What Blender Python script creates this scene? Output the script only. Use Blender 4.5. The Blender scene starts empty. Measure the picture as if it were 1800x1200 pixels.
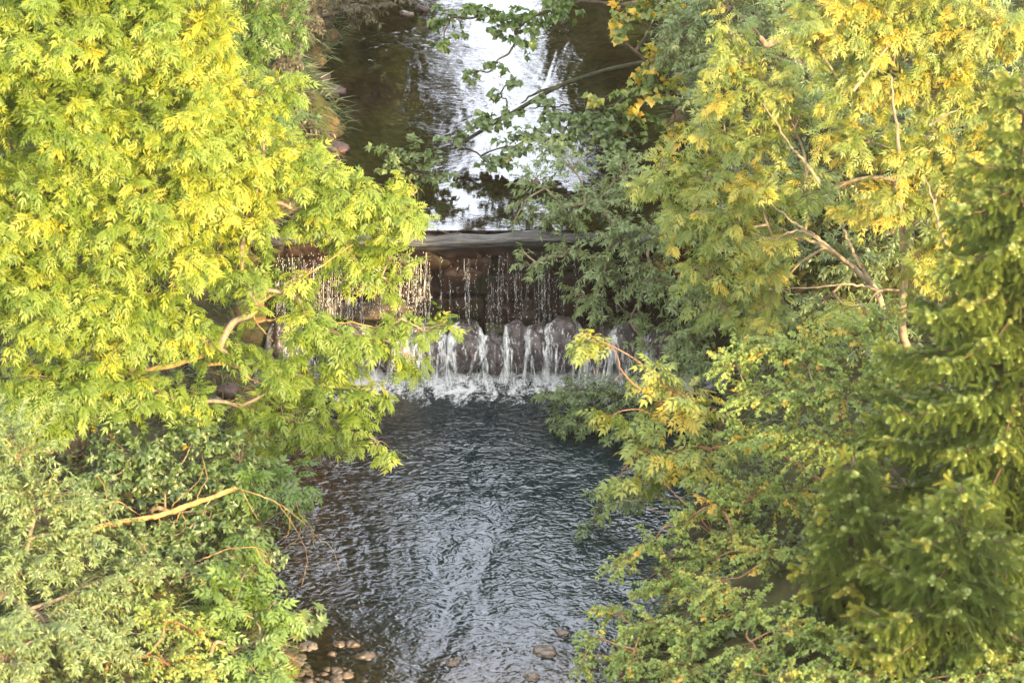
import bpy, math
import numpy as np
from mathutils import Vector, noise as mnoise

# ------------------------------------------------------------------ camera, world, sun, exposure
S = bpy.context.scene
COL = S.collection
PITCH, DIST, SPAN = math.radians(27.0), 55.0, 14.4
AIM = np.array([0.0, 0.0, 0.3])
FWD = np.array([0.0, math.cos(PITCH), -math.sin(PITCH)])
UP = np.array([0.0, math.sin(PITCH), math.cos(PITCH)])
CAMP = AIM - FWD * DIST
cam = bpy.data.cameras.new('camera')
cam.sensor_width = 36.0
cam.lens = 36.0 * DIST / SPAN
cam.clip_end = 1000.0
cam.dof.use_dof = True
cam.dof.focus_distance = 54.0
cam.dof.aperture_fstop = 1.7
camo = bpy.data.objects.new('camera', cam)
camo.location = CAMP
camo.rotation_euler = (math.pi / 2 - PITCH, 0, 0)
COL.objects.link(camo)
S.camera = camo

SUN_EL, SUN_AZ = math.radians(18.0), math.radians(148.0)      # azimuth clockwise from +Y: low, behind the camera and to its right
TOSUN = np.array([math.sin(SUN_AZ) * math.cos(SUN_EL), math.cos(SUN_AZ) * math.cos(SUN_EL), math.sin(SUN_EL)])
W = bpy.data.worlds.new('World')
S.world = W
W.use_nodes = True
wn, wl = W.node_tree.nodes, W.node_tree.links
wn.clear()
wo = wn.new('ShaderNodeOutputWorld')
bg = wn.new('ShaderNodeBackground')
sky = wn.new('ShaderNodeTexSky')
sky.sky_type = 'NISHITA'
sky.sun_disc = False
sky.sun_elevation = SUN_EL
sky.sun_rotation = SUN_AZ
sky.dust_density = 2.5
sky.air_density = 1.0
bg.inputs['Strength'].default_value = 0.15
# thin bright evening cloud over the nishita sky
tc = wn.new('ShaderNodeTexCoord')
mp = wn.new('ShaderNodeMapping'); mp.inputs['Scale'].default_value = (1.5, 1.5, 4.0)
cn = wn.new('ShaderNodeTexNoise'); cn.inputs['Scale'].default_value = 1.6; cn.inputs['Detail'].default_value = 5
cr = wn.new('ShaderNodeMapRange'); cr.inputs[1].default_value = 0.30; cr.inputs[2].default_value = 0.62
cr.inputs[3].default_value = 0.45; cr.inputs[4].default_value = 0.85
mx = wn.new('ShaderNodeMix'); mx.data_type = 'RGBA'
# bright cloud bank added where the water mirrors the sky, to whiten its reflection
dt = wn.new('ShaderNodeVectorMath'); dt.operation = 'DOT_PRODUCT'
dt.inputs[1].default_value = (-.05, math.cos(math.radians(27)), math.sin(math.radians(27)))
wl.new(tc.outputs['Generated'], dt.inputs[0])
db = wn.new('ShaderNodeMapRange'); db.interpolation_type = 'SMOOTHSTEP'
db.inputs[1].default_value = .80; db.inputs[2].default_value = .97; db.inputs[3].default_value = 9.5; db.inputs[4].default_value = 22.0
wl.new(dt.outputs['Value'], db.inputs[0])
dn = wn.new('ShaderNodeMapRange'); dn.inputs[1].default_value = 10; dn.inputs[2].default_value = 24; wl.new(db.outputs[0], dn.inputs[0])
dc = wn.new('ShaderNodeMix'); dc.data_type = 'RGBA'; dc.inputs[6].default_value = (1.0, .95, .86, 1); dc.inputs[7].default_value = (.86, .92, 1.06, 1)
wl.new(dn.outputs[0], dc.inputs[0])
vm = wn.new('ShaderNodeVectorMath'); vm.operation = 'SCALE'; wl.new(dc.outputs[2], vm.inputs[0])
wl.new(db.outputs[0], vm.inputs['Scale']); wl.new(vm.outputs[0], mx.inputs[7])
wl.new(tc.outputs['Generated'], mp.inputs[0]); wl.new(mp.outputs[0], cn.inputs['Vector'])
wl.new(cn.outputs['Fac'], cr.inputs[0]); wl.new(cr.outputs[0], mx.inputs[0])
wl.new(sky.outputs[0], mx.inputs[6]); wl.new(mx.outputs[2], bg.inputs['Color'])
wl.new(bg.outputs[0], wo.inputs['Surface'])

sun = bpy.data.lights.new('sun', 'SUN')
sun.energy = 5.0
sun.angle = math.radians(0.5)
sun.color = (1.0, 0.71, 0.34)
suno = bpy.data.objects.new('sun', sun)
suno.rotation_euler = Vector(TOSUN).to_track_quat('Z', 'Y').to_euler()
suno.location = (20, -30, 20)
COL.objects.link(suno)

S.view_settings.view_transform = 'Standard'
S.view_settings.look = 'None'
S.view_settings.exposure = 1.6
S.view_settings.gamma = 1.0
S.cycles.max_bounces = 8
S.cycles.diffuse_bounces = 4
S.cycles.glossy_bounces = 3
S.cycles.transmission_bounces = 4
S.cycles.transparent_max_bounces = 16
S.cycles.use_denoising = True
S.cycles.caustics_reflective = False
S.cycles.caustics_refractive = False

# ------------------------------------------------------------------ helpers
ZU = 1.93        # level of the stream above the weir
def ray(px, py):
    u = (px - 900.0) / 1800.0 * SPAN / DIST
    v = (600.0 - py) / 1800.0 * SPAN / DIST
    return FWD + np.array([1.0, 0, 0]) * u + UP * v

def at(px, py, Y):
    d = ray(px, py)
    return CAMP + d * ((Y - CAMP[1]) / d[1])

def onz(px, py, z):
    d = ray(px, py)
    return CAMP + d * ((z - CAMP[2]) / d[2])

def nrm(a):
    return a / (np.linalg.norm(a, axis=-1, keepdims=True) + 1e-9)

def tag(o, label=None, cat=None, group=None, kind=None):
    if label: o['label'] = label
    if cat: o['category'] = cat
    if group: o['group'] = group
    if kind: o['kind'] = kind
    return o

def thing(name, label, cat, loc, group=None):
    o = bpy.data.objects.new(name, None)
    o.empty_display_size = 0.2
    o.location = [float(v) for v in loc]
    COL.objects.link(o)
    return tag(o, label, cat, group)

def mesh(name, V, F, mat, parent=None, tint=None, smooth=False, label=None):
    """V (n,3) world coordinates, F (m,k) one polygon size per mesh."""
    V = np.asarray(V, dtype=np.float32)
    F = np.asarray(F, dtype=np.int32)
    if parent is not None:
        V = V - np.array(parent.location, dtype=np.float32)
    me = bpy.data.meshes.new(name)
    k = F.shape[1]
    me.vertices.add(len(V)); me.vertices.foreach_set('co', V.ravel())
    me.loops.add(F.size); me.loops.foreach_set('vertex_index', F.ravel())
    me.polygons.add(len(F))
    me.polygons.foreach_set('loop_start', np.arange(0, F.size, k, dtype=np.int32))
    me.polygons.foreach_set('loop_total', np.full(len(F), k, dtype=np.int32))
    me.polygons.foreach_set('use_smooth', np.full(len(F), smooth, dtype=bool))
    if tint is not None:
        a = me.attributes.new('tint', 'FLOAT', 'POINT')
        a.data.foreach_set('value', np.asarray(tint, dtype=np.float32))
    me.update(calc_edges=True)
    me.validate()
    me.materials.append(mat)
    o = bpy.data.objects.new(name, me)
    COL.objects.link(o)
    if parent is not None:
        o.parent = parent
    if label: o['label'] = label
    return o

class Geo:
    """collects quad tubes"""
    def __init__(self):
        self.V, self.F, self.n = [], [], 0
    def tube(self, P, R, sides=6):
        P = np.asarray(P, float); m = len(P)
        R = np.asarray(R, float)
        R = np.full(m, float(R)) if R.ndim == 0 else (R if len(R) == m else np.interp(np.linspace(0, 1, m), np.linspace(0, 1, len(R)), R))
        T = nrm(np.gradient(P, axis=0))
        ref = np.array([0, 0, 1.0]) if abs(T[:, 2]).mean() < 0.8 else np.array([1.0, 0, 0])
        A = nrm(np.cross(T, ref)); B = np.cross(T, A)
        th = np.linspace(0, 2 * np.pi, sides, endpoint=False)
        V = P[:, None] + R[:, None, None] * (A[:, None] * np.cos(th)[None, :, None] + B[:, None] * np.sin(th)[None, :, None])
        i = np.arange(m - 1)[:, None] * sides; j = np.arange(sides)[None]
        F = np.stack([i + j, i + (j + 1) % sides, i + sides + (j + 1) % sides, i + sides + j], -1).reshape(-1, 4)
        self.V.append(V.reshape(-1, 3)); self.F.append(F + self.n); self.n += m * sides
        # closed tip and foot
        for e in (0, m - 1):
            c = self.n; self.V.append(P[e][None]); self.n += 1
            b = c - (m * sides + (0 if e == 0 else 1)) + e * sides
            q = np.stack([b + np.arange(sides), b + (np.arange(sides) + 1) % sides, np.full(sides, c), np.full(sides, c)], -1)
            q = q[:, :3]
            self.tri = getattr(self, 'tri', []); self.tri.append(q)
    def build(self, name, mat, parent=None, smooth=True, label=None):
        if not self.V: return None
        q = np.concatenate(self.F)
        t = np.concatenate([q[:, [0, 1, 2]], q[:, [0, 2, 3]]] + getattr(self, 'tri', []))
        return mesh(name, np.concatenate(self.V), t, mat, parent, smooth=smooth, label=label)

def curve(pts, n=10, jit=0.0, rng=None):
    """catmull-rom through pts"""
    P = np.asarray(pts, float)
    P = np.vstack([2 * P[0] - P[1], P, 2 * P[-1] - P[-2]])
    out = []
    for i in range(1, len(P) - 2):
        t = np.linspace(0, 1, n, endpoint=(i == len(P) - 3))[:, None]
        a, b, c, d = P[i - 1], P[i], P[i + 1], P[i + 2]
        out.append(0.5 * (2 * b + (c - a) * t + (2 * a - 5 * b + 4 * c - d) * t ** 2 + (3 * b - a - 3 * c + d) * t ** 3))
    out = np.vstack(out)
    if jit and rng is not None:
        out[1:-1] += rng.normal(0, jit, (len(out) - 2, 3))
    return out

# ------------------------------------------------------------------ materials
def mat(name):
    m = bpy.data.materials.new(name); m.use_nodes = True
    nt = m.node_tree; nt.nodes.clear()
    out = nt.nodes.new('ShaderNodeOutputMaterial')
    return m, nt.nodes, nt.links, out

def leaf_mat(name, stops, trans=1.35, tw=0.42, gloss=0.05, rough=0.45):
    """stops: list of (pos, rgb) over the leaf's own tint (green to autumn yellow)"""
    m, N, L, out = mat(name)
    at_ = N.new('ShaderNodeAttribute'); at_.attribute_name = 'tint'
    r = N.new('ShaderNodeValToRGB')
    el = r.color_ramp.elements
    while len(el) > 1: el.remove(el[-1])
    el[0].position = stops[0][0]; el[0].color = (*stops[0][1], 1)
    for p, c in stops[1:]:
        e = el.new(p); e.color = (*c, 1)
    L.new(at_.outputs['Fac'], r.inputs[0])
    d = N.new('ShaderNodeBsdfDiffuse'); t = N.new('ShaderNodeBsdfTranslucent')
    mul = N.new('ShaderNodeMix'); mul.data_type = 'RGBA'; mul.blend_type = 'MULTIPLY'; mul.inputs[0].default_value = 1
    mul.inputs[7].default_value = (trans * 1.08, trans * 1.05, trans * 0.6, 1)
    L.new(r.outputs[0], mul.inputs[6]); L.new(r.outputs[0], d.inputs[0]); L.new(mul.outputs[2], t.inputs[0])
    m1 = N.new('ShaderNodeMixShader'); m1.inputs[0].default_value = tw
    L.new(d.outputs[0], m1.inputs[1]); L.new(t.outputs[0], m1.inputs[2])
    g = N.new('ShaderNodeBsdfGlossy'); g.inputs['Roughness'].default_value = rough
    g.inputs['Color'].default_value = (1, 1, 1, 1)
    m2 = N.new('ShaderNodeMixShader'); m2.inputs[0].default_value = gloss
    L.new(m1.outputs[0], m2.inputs[1]); L.new(g.outputs[0], m2.inputs[2])
    L.new(m2.outputs[0], out.inputs[0])
    return m

def noise_mat(name, c1, c2, scale=6.0, rough=0.8, bump=0.4, stretch=(1, 1, 1), detail=6, lo=0.35, hi=0.65, c3=None, spec=0.4, obj=True):
    m, N, L, out = mat(name)
    tcn = N.new('ShaderNodeTexCoord'); mpn = N.new('ShaderNodeMapping'); mpn.inputs['Scale'].default_value = stretch
    L.new(tcn.outputs['Object'], mpn.inputs[0])
    nz = N.new('ShaderNodeTexNoise'); nz.inputs['Scale'].default_value = scale; nz.inputs['Detail'].default_value = detail
    nz.inputs['Roughness'].default_value = 0.62
    L.new(mpn.outputs[0], nz.inputs['Vector'])
    r = N.new('ShaderNodeValToRGB'); el = r.color_ramp.elements
    el[0].position, el[0].color = lo, (*c1, 1); el[1].position, el[1].color = hi, (*c2, 1)
    if c3: e = el.new((lo + hi) / 2); e.color = (*c3, 1)
    L.new(nz.outputs['Fac'], r.inputs[0])
    b = N.new('ShaderNodeBsdfPrincipled'); b.inputs['Roughness'].default_value = rough
    b.inputs['Specular IOR Level'].default_value = spec
    bp = N.new('ShaderNodeBump'); bp.inputs['Strength'].default_value = bump; bp.inputs['Distance'].default_value = 0.03
    L.new(nz.outputs['Fac'], bp.inputs['Height']); L.new(bp.outputs[0], b.inputs['Normal'])
    L.new(r.outputs[0], b.inputs['Base Color']); L.new(b.outputs[0], out.inputs[0])
    return m

M = {}
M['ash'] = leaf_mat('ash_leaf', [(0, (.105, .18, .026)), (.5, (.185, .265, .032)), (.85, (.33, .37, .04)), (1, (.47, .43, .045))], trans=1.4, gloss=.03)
M['ash_gold'] = leaf_mat('golden_ash_leaf', [(0, (.12, .20, .05)), (.5, (.215, .28, .06)), (.85, (.40, .39, .07)), (1, (.54, .42, .06))], trans=1.3, gloss=.04)
M['sapling'] = leaf_mat('sapling_leaf', [(0, (.09, .17, .025)), (.8, (.18, .28, .035)), (1, (.40, .36, .03))])
M['willow'] = leaf_mat('willow_leaf', [(0, (.12, .19, .06)), (.7, (.19, .27, .08)), (1, (.42, .36, .06))], gloss=.07)
M['pale'] = leaf_mat('pale_willow_leaf', [(0, (.13, .20, .055)), (.7, (.20, .27, .07)), (1, (.44, .40, .07))], gloss=.07)
M['dark'] = leaf_mat('dark_leaf', [(0, (.075, .14, .035)), (.8, (.14, .21, .05)), (1, (.38, .27, .03))], gloss=.06)
M['alder'] = leaf_mat('alder_leaf', [(0, (.07, .14, .02)), (.6, (.14, .22, .025)), (.9, (.46, .38, .03)), (1, (.58, .38, .025))], gloss=.06)
M['shrub'] = leaf_mat('shrub_leaf', [(0, (.15, .24, .06)), (.7, (.27, .35, .085)), (.93, (.50, .43, .08)), (1, (.54, .34, .05))], gloss=.04)
M['spruce'] = leaf_mat('spruce_needle', [(0, (.105, .175, .038)), (.7, (.195, .25, .048)), (1, (.38, .35, .06))], tw=.2, gloss=.06)
M['grey'] = leaf_mat('grey_leaf', [(0, (.07, .06, .035)), (1, (.15, .13, .07))])
M['ground_leaf'] = leaf_mat('ground_leaf', [(0, (.05, .09, .025)), (.7, (.10, .15, .035)), (.9, (.2, .13, .04)), (1, (.26, .16, .05))])
M['bark'] = noise_mat('grey_bark', (.12, .09, .065), (.30, .24, .17), 14, .85, .6, (1, 1, .35))
M['bark_pale'] = noise_mat('pale_bark', (.18, .135, .095), (.36, .29, .21), 10, .8, .5, (1, 1, .35))
M['bark_dark'] = noise_mat('dark_bark', (.035, .028, .022), (.12, .09, .06), 12, .9, .7)
M['bark_red'] = noise_mat('red_twig_bark', (.17, .085, .05), (.30, .17, .09), 10, .7, .3)
M['deadwood'] = noise_mat('dead_wood', (.16, .075, .03), (.60, .33, .11), 9, .75, .7, (1, 1, 1), lo=.36, hi=.56)
M['bark_twig'] = noise_mat('spruce_twig_bark', (.05, .032, .02), (.13, .085, .05), 12, .9, .5)
M['bark_log'] = noise_mat('wet_mossy_bark', (.014, .012, .009), (.06, .05, .03), 7, .8, .8, c3=(.03, .035, .012))
M['twig'] = noise_mat('dead_twig', (.14, .09, .04), (.40, .27, .12), 12, .85, .5)
M['soil'] = noise_mat('bank_soil', (.03, .022, .015), (.08, .06, .035), 3.2, .95, .8, c3=(.06, .055, .025))
M['rock_wet'] = noise_mat('wet_rock', (.022, .017, .020), (.11, .085, .095), 9, .28, .9, spec=.6)
M['rock_dry'] = noise_mat('dry_rock', (.06, .05, .045), (.19, .165, .145), 9, .75, .6)
M['rock_red'] = noise_mat('red_rock', (.03, .018, .018), (.10, .058, .054), 8, .45, .9)
M['pebble'] = noise_mat('brown_pebble', (.04, .03, .022), (.11, .078, .056), 8, .35, .5, spec=.6)

# ------------------------------------------------------------------ terrain
def smooth(a, b, x):
    t = np.clip((x - a) / (b - a), 0, 1); return t * t * (3 - 2 * t)

def edges(Y):
    xl = np.interp(Y, [-40, -12, -9, -7, -5, -2, 0, 2, 4, 6, 9, 14, 40], [-2.6, -2.7, -2.75, -3.15, -3.4, -3.6, -3.6, -2.55, -2.75, -3.0, -2.6, -1.5, 2.0])
    xr = np.interp(Y, [-40, -12, -9, -6, -4, -2, 0, 2, 6, 10, 14, 40], [2.2, 1.9, 1.5, 2.0, 2.6, 3.0, 3.0, 2.6, 2.4, 2.6, 3.2, 6.0])
    return xl, xr

def height(X, Y):
    xl, xr = edges(Y)
    wob = 0.18 * np.sin(Y * 2.1) + 0.1 * np.sin(Y * 5.3 + 1)
    dl = xl + wob - X; dr = X - (xr - wob)
    d = np.maximum(dl, dr)                      # >0 on the bank
    base = ZU * smooth(.12, .30, Y)
    bank_base = ZU * smooth(-2.5, .6, Y)
    depth = np.interp(Y, [-14, -9.4, -8.2, -6.6, -4, -1, .2, .4, 20], [.03, .03, .05, .28, .55, .75, .75, .55, .45])
    side = np.clip(-d / 1.6, 0, 1)
    lf = np.where((dl > dr) & (Y < -4), np.clip(-dl / 2.6, 0, 1), side)
    bed = base - depth * (0.15 + 0.85 * lf) - .02
    bank = bank_base - .03 + 1.05 * (1 - np.exp(-np.maximum(d, 0) / .55)) + np.minimum(np.maximum(d, 0), 9) * .22
    t = smooth(-.12, .06, d)
    h = bed * (1 - t) + bank * t
    h += .06 * np.sin(X * 1.9 + .6 * Y) * np.sin(Y * 1.6) * smooth(0.2, 1.5, d)
    return h

def hz(x, y): return float(height(np.array([float(x)]), np.array([float(y)]))[0])

def axis_pts(lo, hi, segs):
    out = []
    for a, b, s in segs: out.append(np.arange(a, b, s))
    return np.concatenate(out + [[hi]])

gx = axis_pts(-120, 120, [(-120, -60, 20), (-60, -12, 4), (-12, 12, .16), (12, 60, 4), (60, 120, 20)])
gy = axis_pts(-120, 120, [(-120, -60, 20), (-60, -14, 3), (-14, -.3, .16), (-.3, .6, .06), (.6, 14, .18), (14, 60, 3), (60, 120, 20)])
XX, YY = np.meshgrid(gx, gy)
ZZ = height(XX, YY)
rg = np.random.default_rng(1)
ZZ += rg.normal(0, .012, ZZ.shape)
nx, ny = len(gx), len(gy)
ii = (np.arange(ny - 1)[:, None] * nx + np.arange(nx - 1)[None]).ravel()
GF = np.stack([ii, ii + 1, ii + nx + 1, ii + nx], -1)

def ground_mat():
    m, N, L, out = mat('ground')
    tcn = N.new('ShaderNodeTexCoord')
    vo = N.new('ShaderNodeTexVoronoi'); vo.inputs['Scale'].default_value = 9; L.new(tcn.outputs['Object'], vo.inputs['Vector'])
    nz = N.new('ShaderNodeTexNoise'); nz.inputs['Scale'].default_value = 2.4; nz.inputs['Detail'].default_value = 8; L.new(tcn.outputs['Object'], nz.inputs['Vector'])
    r1 = N.new('ShaderNodeValToRGB'); e = r1.color_ramp.elements
    e[0].color = (.05, .034, .018, 1); e[1].color = (.20, .13, .065, 1); e[0].position = .1; e[1].position = .9
    sp = N.new('ShaderNodeSeparateColor'); L.new(vo.outputs['Color'], sp.inputs[0]); L.new(sp.outputs[0], r1.inputs[0])
    r2 = N.new('ShaderNodeValToRGB'); e = r2.color_ramp.elements
    e[0].position = .35; e[0].color = (.03, .022, .014, 1); e[1].position = .65; e[1].color = (.055, .06, .02, 1)
    L.new(nz.outputs['Fac'], r2.inputs[0])
    a = N.new('ShaderNodeAttribute'); a.attribute_name = 'tint'
    mixc = N.new('ShaderNodeMix'); mixc.data_type = 'RGBA'
    L.new(a.outputs['Fac'], mixc.inputs[0]); L.new(r2.outputs[0], mixc.inputs[6]); L.new(r1.outputs[0], mixc.inputs[7])
    b = N.new('ShaderNodeBsdfPrincipled'); b.inputs['Roughness'].default_value = .85; b.inputs['Specular IOR Level'].default_value = .25
    bp = N.new('ShaderNodeBump'); bp.inputs['Strength'].default_value = .6; bp.inputs['Distance'].default_value = .04
    add = N.new('ShaderNodeMath'); add.operation = 'SUBTRACT'; L.new(nz.outputs['Fac'], add.inputs[0]); L.new(vo.outputs['Distance'], add.inputs[1])
    L.new(add.outputs[0], bp.inputs['Height']); L.new(bp.outputs[0], b.inputs['Normal'])
    L.new(mixc.outputs[2], b.inputs['Base Color']); L.new(b.outputs[0], out.inputs[0])
    return m
_xl, _xr = edges(YY)
bedmask = smooth(.0, .12, np.minimum(XX - _xl, _xr - XX))
g = mesh('ground', np.stack([XX, YY, ZZ], -1).reshape(-1, 3), GF, ground_mat(), tint=bedmask.ravel(), smooth=True)
tag(g, kind='structure')

# ------------------------------------------------------------------ water
def water_mat(name, upper):
    m, N, L, out = mat(name)
    geo = N.new('ShaderNodeNewGeometry')
    sep = N.new('ShaderNodeSeparateXYZ'); L.new(geo.outputs['Position'], sep.inputs[0])
    def mr(inp, a, b, c, d):
        n = N.new('ShaderNodeMapRange'); n.interpolation_type = 'SMOOTHSTEP'
        n.inputs[1].default_value, n.inputs[2].default_value, n.inputs[3].default_value, n.inputs[4].default_value = a, b, c, d
        L.new(inp, n.inputs[0]); return n.outputs[0]
    def mth(op, a, b=None):
        n = N.new('ShaderNodeMath'); n.operation = op
        for k, v in enumerate((a, b)):
            if v is None: continue
            if isinstance(v, (int, float)): n.inputs[k].default_value = v
            else: L.new(v, n.inputs[k])
        return n.outputs[0]
    def nz(scale, stretch, detail=3, dist=0.0, rough=.5):
        mpn = N.new('ShaderNodeMapping'); mpn.inputs['Scale'].default_value = stretch
        L.new(geo.outputs['Position'], mpn.inputs[0])
        n = N.new('ShaderNodeTexNoise'); n.inputs['Scale'].default_value = scale; n.inputs['Detail'].default_value = detail
        n.inputs['Distortion'].default_value = dist; n.inputs['Roughness'].default_value = rough
        L.new(mpn.outputs[0], n.inputs['Vector']); return n.outputs['Fac']
    fr = N.new('ShaderNodeFresnel')
    gl = N.new('ShaderNodeBsdfGlossy'); gl.inputs['Roughness'].default_value = .03 if upper else .10
    bp = N.new('ShaderNodeBump')
    bp.inputs['Distance'].default_value = 1.0
    if upper:
        h = mth('ADD', nz(2.2, (1, .7, 1), 2), mth('MULTIPLY', nz(9, (1, 1.6, 1), 3, .4), .28))
        st = mr(sep.outputs[1], .5, 4.5, .003, .011)
        fr.inputs['IOR'].default_value = 1.9
        body = (.016, .015, .008, 1); murk = .45
    else:
        h = mth('ADD', mth('MULTIPLY', nz(2.2, (1, 1.3, 1), 1, .5), .6), mth('MULTIPLY', nz(6.0, (1, 1.35, 1), 1.5, 1.6, .45), .5))
        st = mr(sep.outputs[1], -9.0, -1.0, .028, .062)
        fr.inputs['IOR'].default_value = 1.55
        body = (.006, .014, .018, 1); murk = None
    patch = mr(nz(.55, (1.6, .7, 1), 3, .8), .32, .66, .35, 1.25)
    hh = mth('MULTIPLY', h, mth('MULTIPLY', st, patch)); L.new(hh, bp.inputs['Height'])
    L.new(bp.outputs[0], fr.inputs['Normal']); L.new(bp.outputs[0], gl.inputs['Normal'])
    tr = N.new('ShaderNodeBsdfTransparent'); tr.inputs[0].default_value = (.72, .62, .42, 1)
    df = N.new('ShaderNodeBsdfDiffuse'); df.inputs[0].default_value = body
    mb = N.new('ShaderNodeMixShader')
    if murk is not None: mb.inputs[0].default_value = murk
    else:   # deep, turbid towards the weir and the right; clear and shallow at the left and downstream
        L.new(mth('MULTIPLY', mr(sep.outputs[0], -2.9, -.9, .12, 1.0), mr(sep.outputs[1], -9.8, -6.0, .1, .95)), mb.inputs[0])
    L.new(tr.outputs[0], mb.inputs[1]); L.new(df.outputs[0], mb.inputs[2])
    ms = N.new('ShaderNodeMixShader')
    L.new(fr.outputs[0], ms.inputs[0]); L.new(mb.outputs[0], ms.inputs[1]); L.new(gl.outputs[0], ms.inputs[2])
    last = ms.outputs[0]
    if not upper:   # foam that drifts off the boulders
        f1 = nz(4.2, (1, .6, 1), 5, 1.0, .68); f2 = nz(24, (1, .6, 1), 4, .5, .7)
        edge = mth('ADD', mth('MULTIPLY', f1, .75), mth('MULTIPLY', f2, .45))
        yy = mr(sep.outputs[1], -2.2, -.5, -.13, .22)
        fm = mr(mth('ADD', edge, yy), .68, .90, 0, .85)
        fd = N.new('ShaderNodeBsdfDiffuse'); fd.inputs[0].default_value = (.62, .66, .72, 1)
        m3 = N.new('ShaderNodeMixShader'); L.new(fm, m3.inputs[0]); L.new(last, m3.inputs[1]); L.new(fd.outputs[0], m3.inputs[2])
        last = m3.outputs[0]
    L.new(last, out.inputs[0])
    return m

def sheet(name, y0, y1, z, mt, step=.25):
    ys = np.arange(y0, y1 + step, step)
    xs = np.linspace(0, 1, 40)
    xl, xr = edges(ys)
    V = np.stack([(xl - 1.0)[:, None] + (xr - xl + 2.0)[:, None] * xs[None], np.repeat(ys[:, None], 40, 1), np.full((len(ys), 40), z)], -1).reshape(-1, 3)
    i = (np.arange(len(ys) - 1)[:, None] * 40 + np.arange(39)[None]).ravel()
    o = mesh(name, V, np.stack([i, i + 1, i + 41, i + 40], -1), mt, smooth=True)
    return tag(o, kind='structure')
pool_m = water_mat('pool_water', False)
upper_m = water_mat('upper_water', True)
sheet('pool_water', -40, -.02, 0.0, pool_m)
sheet('upper_water', .20, 40, ZU, upper_m)

def foam_mat(name, scale, lo, hi, stretch, col=(.80, .83, .88), mx_=0.92, shoulder=0):
    m, N, L, out = mat(name)
    geo = N.new('ShaderNodeNewGeometry'); mpn = N.new('ShaderNodeMapping'); mpn.inputs['Scale'].default_value = stretch
    L.new(geo.outputs['Position'], mpn.inputs[0])
    n = N.new('ShaderNodeTexNoise'); n.inputs['Scale'].default_value = scale; n.inputs['Detail'].default_value = 5; n.inputs['Roughness'].default_value = .65
    L.new(mpn.outputs[0], n.inputs['Vector'])
    r = N.new('ShaderNodeMapRange'); r.inputs[1].default_value, r.inputs[2].default_value = lo, hi; r.inputs[4].default_value = mx_
    src = n.outputs['Fac']
    if shoulder:     # the stream splits round each boulder: more white water on its shoulders
        a_ = N.new('ShaderNodeAttribute'); a_.attribute_name = 'tint'
        ma = N.new('ShaderNodeMath'); ma.operation = 'MULTIPLY_ADD'; ma.inputs[1].default_value = shoulder
        L.new(a_.outputs['Fac'], ma.inputs[0]); L.new(src, ma.inputs[2]); src = ma.outputs[0]
    L.new(src, r.inputs[0])
    b = N.new('ShaderNodeBsdfPrincipled'); b.inputs['Base Color'].default_value = (*col, 1); b.inputs['Roughness'].default_value = .25
    b.inputs['Specular IOR Level'].default_value = .5
    t = N.new('ShaderNodeBsdfTransparent'); ms = N.new('ShaderNodeMixShader')
    L.new(r.outputs[0], ms.inputs[0]); L.new(t.outputs[0], ms.inputs[1]); L.new(b.outputs[0], ms.inputs[2]); L.new(ms.outputs[0], out.inputs[0])
    return m
M['strand'] = foam_mat('falling_water', 10, .42, .74, (3, 3, .8), mx_=.48)
M['foam'] = foam_mat('white_water', 8, .44, .66, (2.2, 1.4, .7))
M['film'] = foam_mat('white_film', 13, .55, .76, (2.0, 1.4, .6), shoulder=.25)
M['streak'] = foam_mat('streaked_water', 8, .44, .68, (4.5, 1.2, .5), mx_=.85)
M['drop'] = foam_mat('spray', 1, -1, 0, (1, 1, 1), mx_=.9)

# ------------------------------------------------------------------ weir
def ico(sub=3):
    import bmesh
    bm = bmesh.new(); bmesh.ops.create_icosphere(bm, subdivisions=sub, radius=1)
    V = np.array([v.co[:] for v in bm.verts]); F = np.array([[v.index for v in f.verts] for f in bm.faces]); bm.free()
    return V, F
ICO3, ICO2, ICO1 = ico(4), ico(3), ico(2)

def rock_verts(c, r, seed, base=ICO3, rough=.22, freq=1.3):
    V0, F = base
    V = np.empty_like(V0)
    off = Vector((seed * 3.1, seed * 1.7, -seed * 2.3))
    for i, v in enumerate(V0):
        p = Vector(v)
        n = mnoise.fractal(p * freq + off, 1.0, 2.0, 4) * rough + mnoise.noise(p * .8 + off * 1.3) * rough
        V[i] = v * (1 + n)
    V = np.sign(V) * np.abs(V) ** .9
    return V * np.array(r) + np.array(c), F

weir = thing('weir', 'low stone weir with a log crest dropping the stream into the pool', 'weir', (-.3, .1, 0))
rw = np.random.default_rng(5)
def boxes(specs, rng, jit=.012):
    """bevelled irregular blocks -> V,F(tri)"""
    Vs, Fs, n = [], [], 0
    import bmesh
    for c, s in specs:
        bm = bmesh.new(); bmesh.ops.create_cube(bm, size=1)
        for v in bm.verts: v.co = Vector((v.co.x * s[0] + rng.normal(0, jit), v.co.y * s[1] + rng.normal(0, jit), v.co.z * s[2] + rng.normal(0, jit)))
        bmesh.ops.bevel(bm, geom=bm.edges[:], offset=min(s) * .16, segments=2, affect='EDGES', profile=.6)
        bmesh.ops.triangulate(bm, faces=bm.faces[:])
        bm.verts.index_update()
        Vs.append(np.array([v.co[:] for v in bm.verts]) + np.array(c)); Fs.append(np.array([[v.index for v in f.verts] for f in bm.faces]) + n); n += len(bm.verts); bm.free()
    return np.concatenate(Vs), np.concatenate(Fs)
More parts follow.
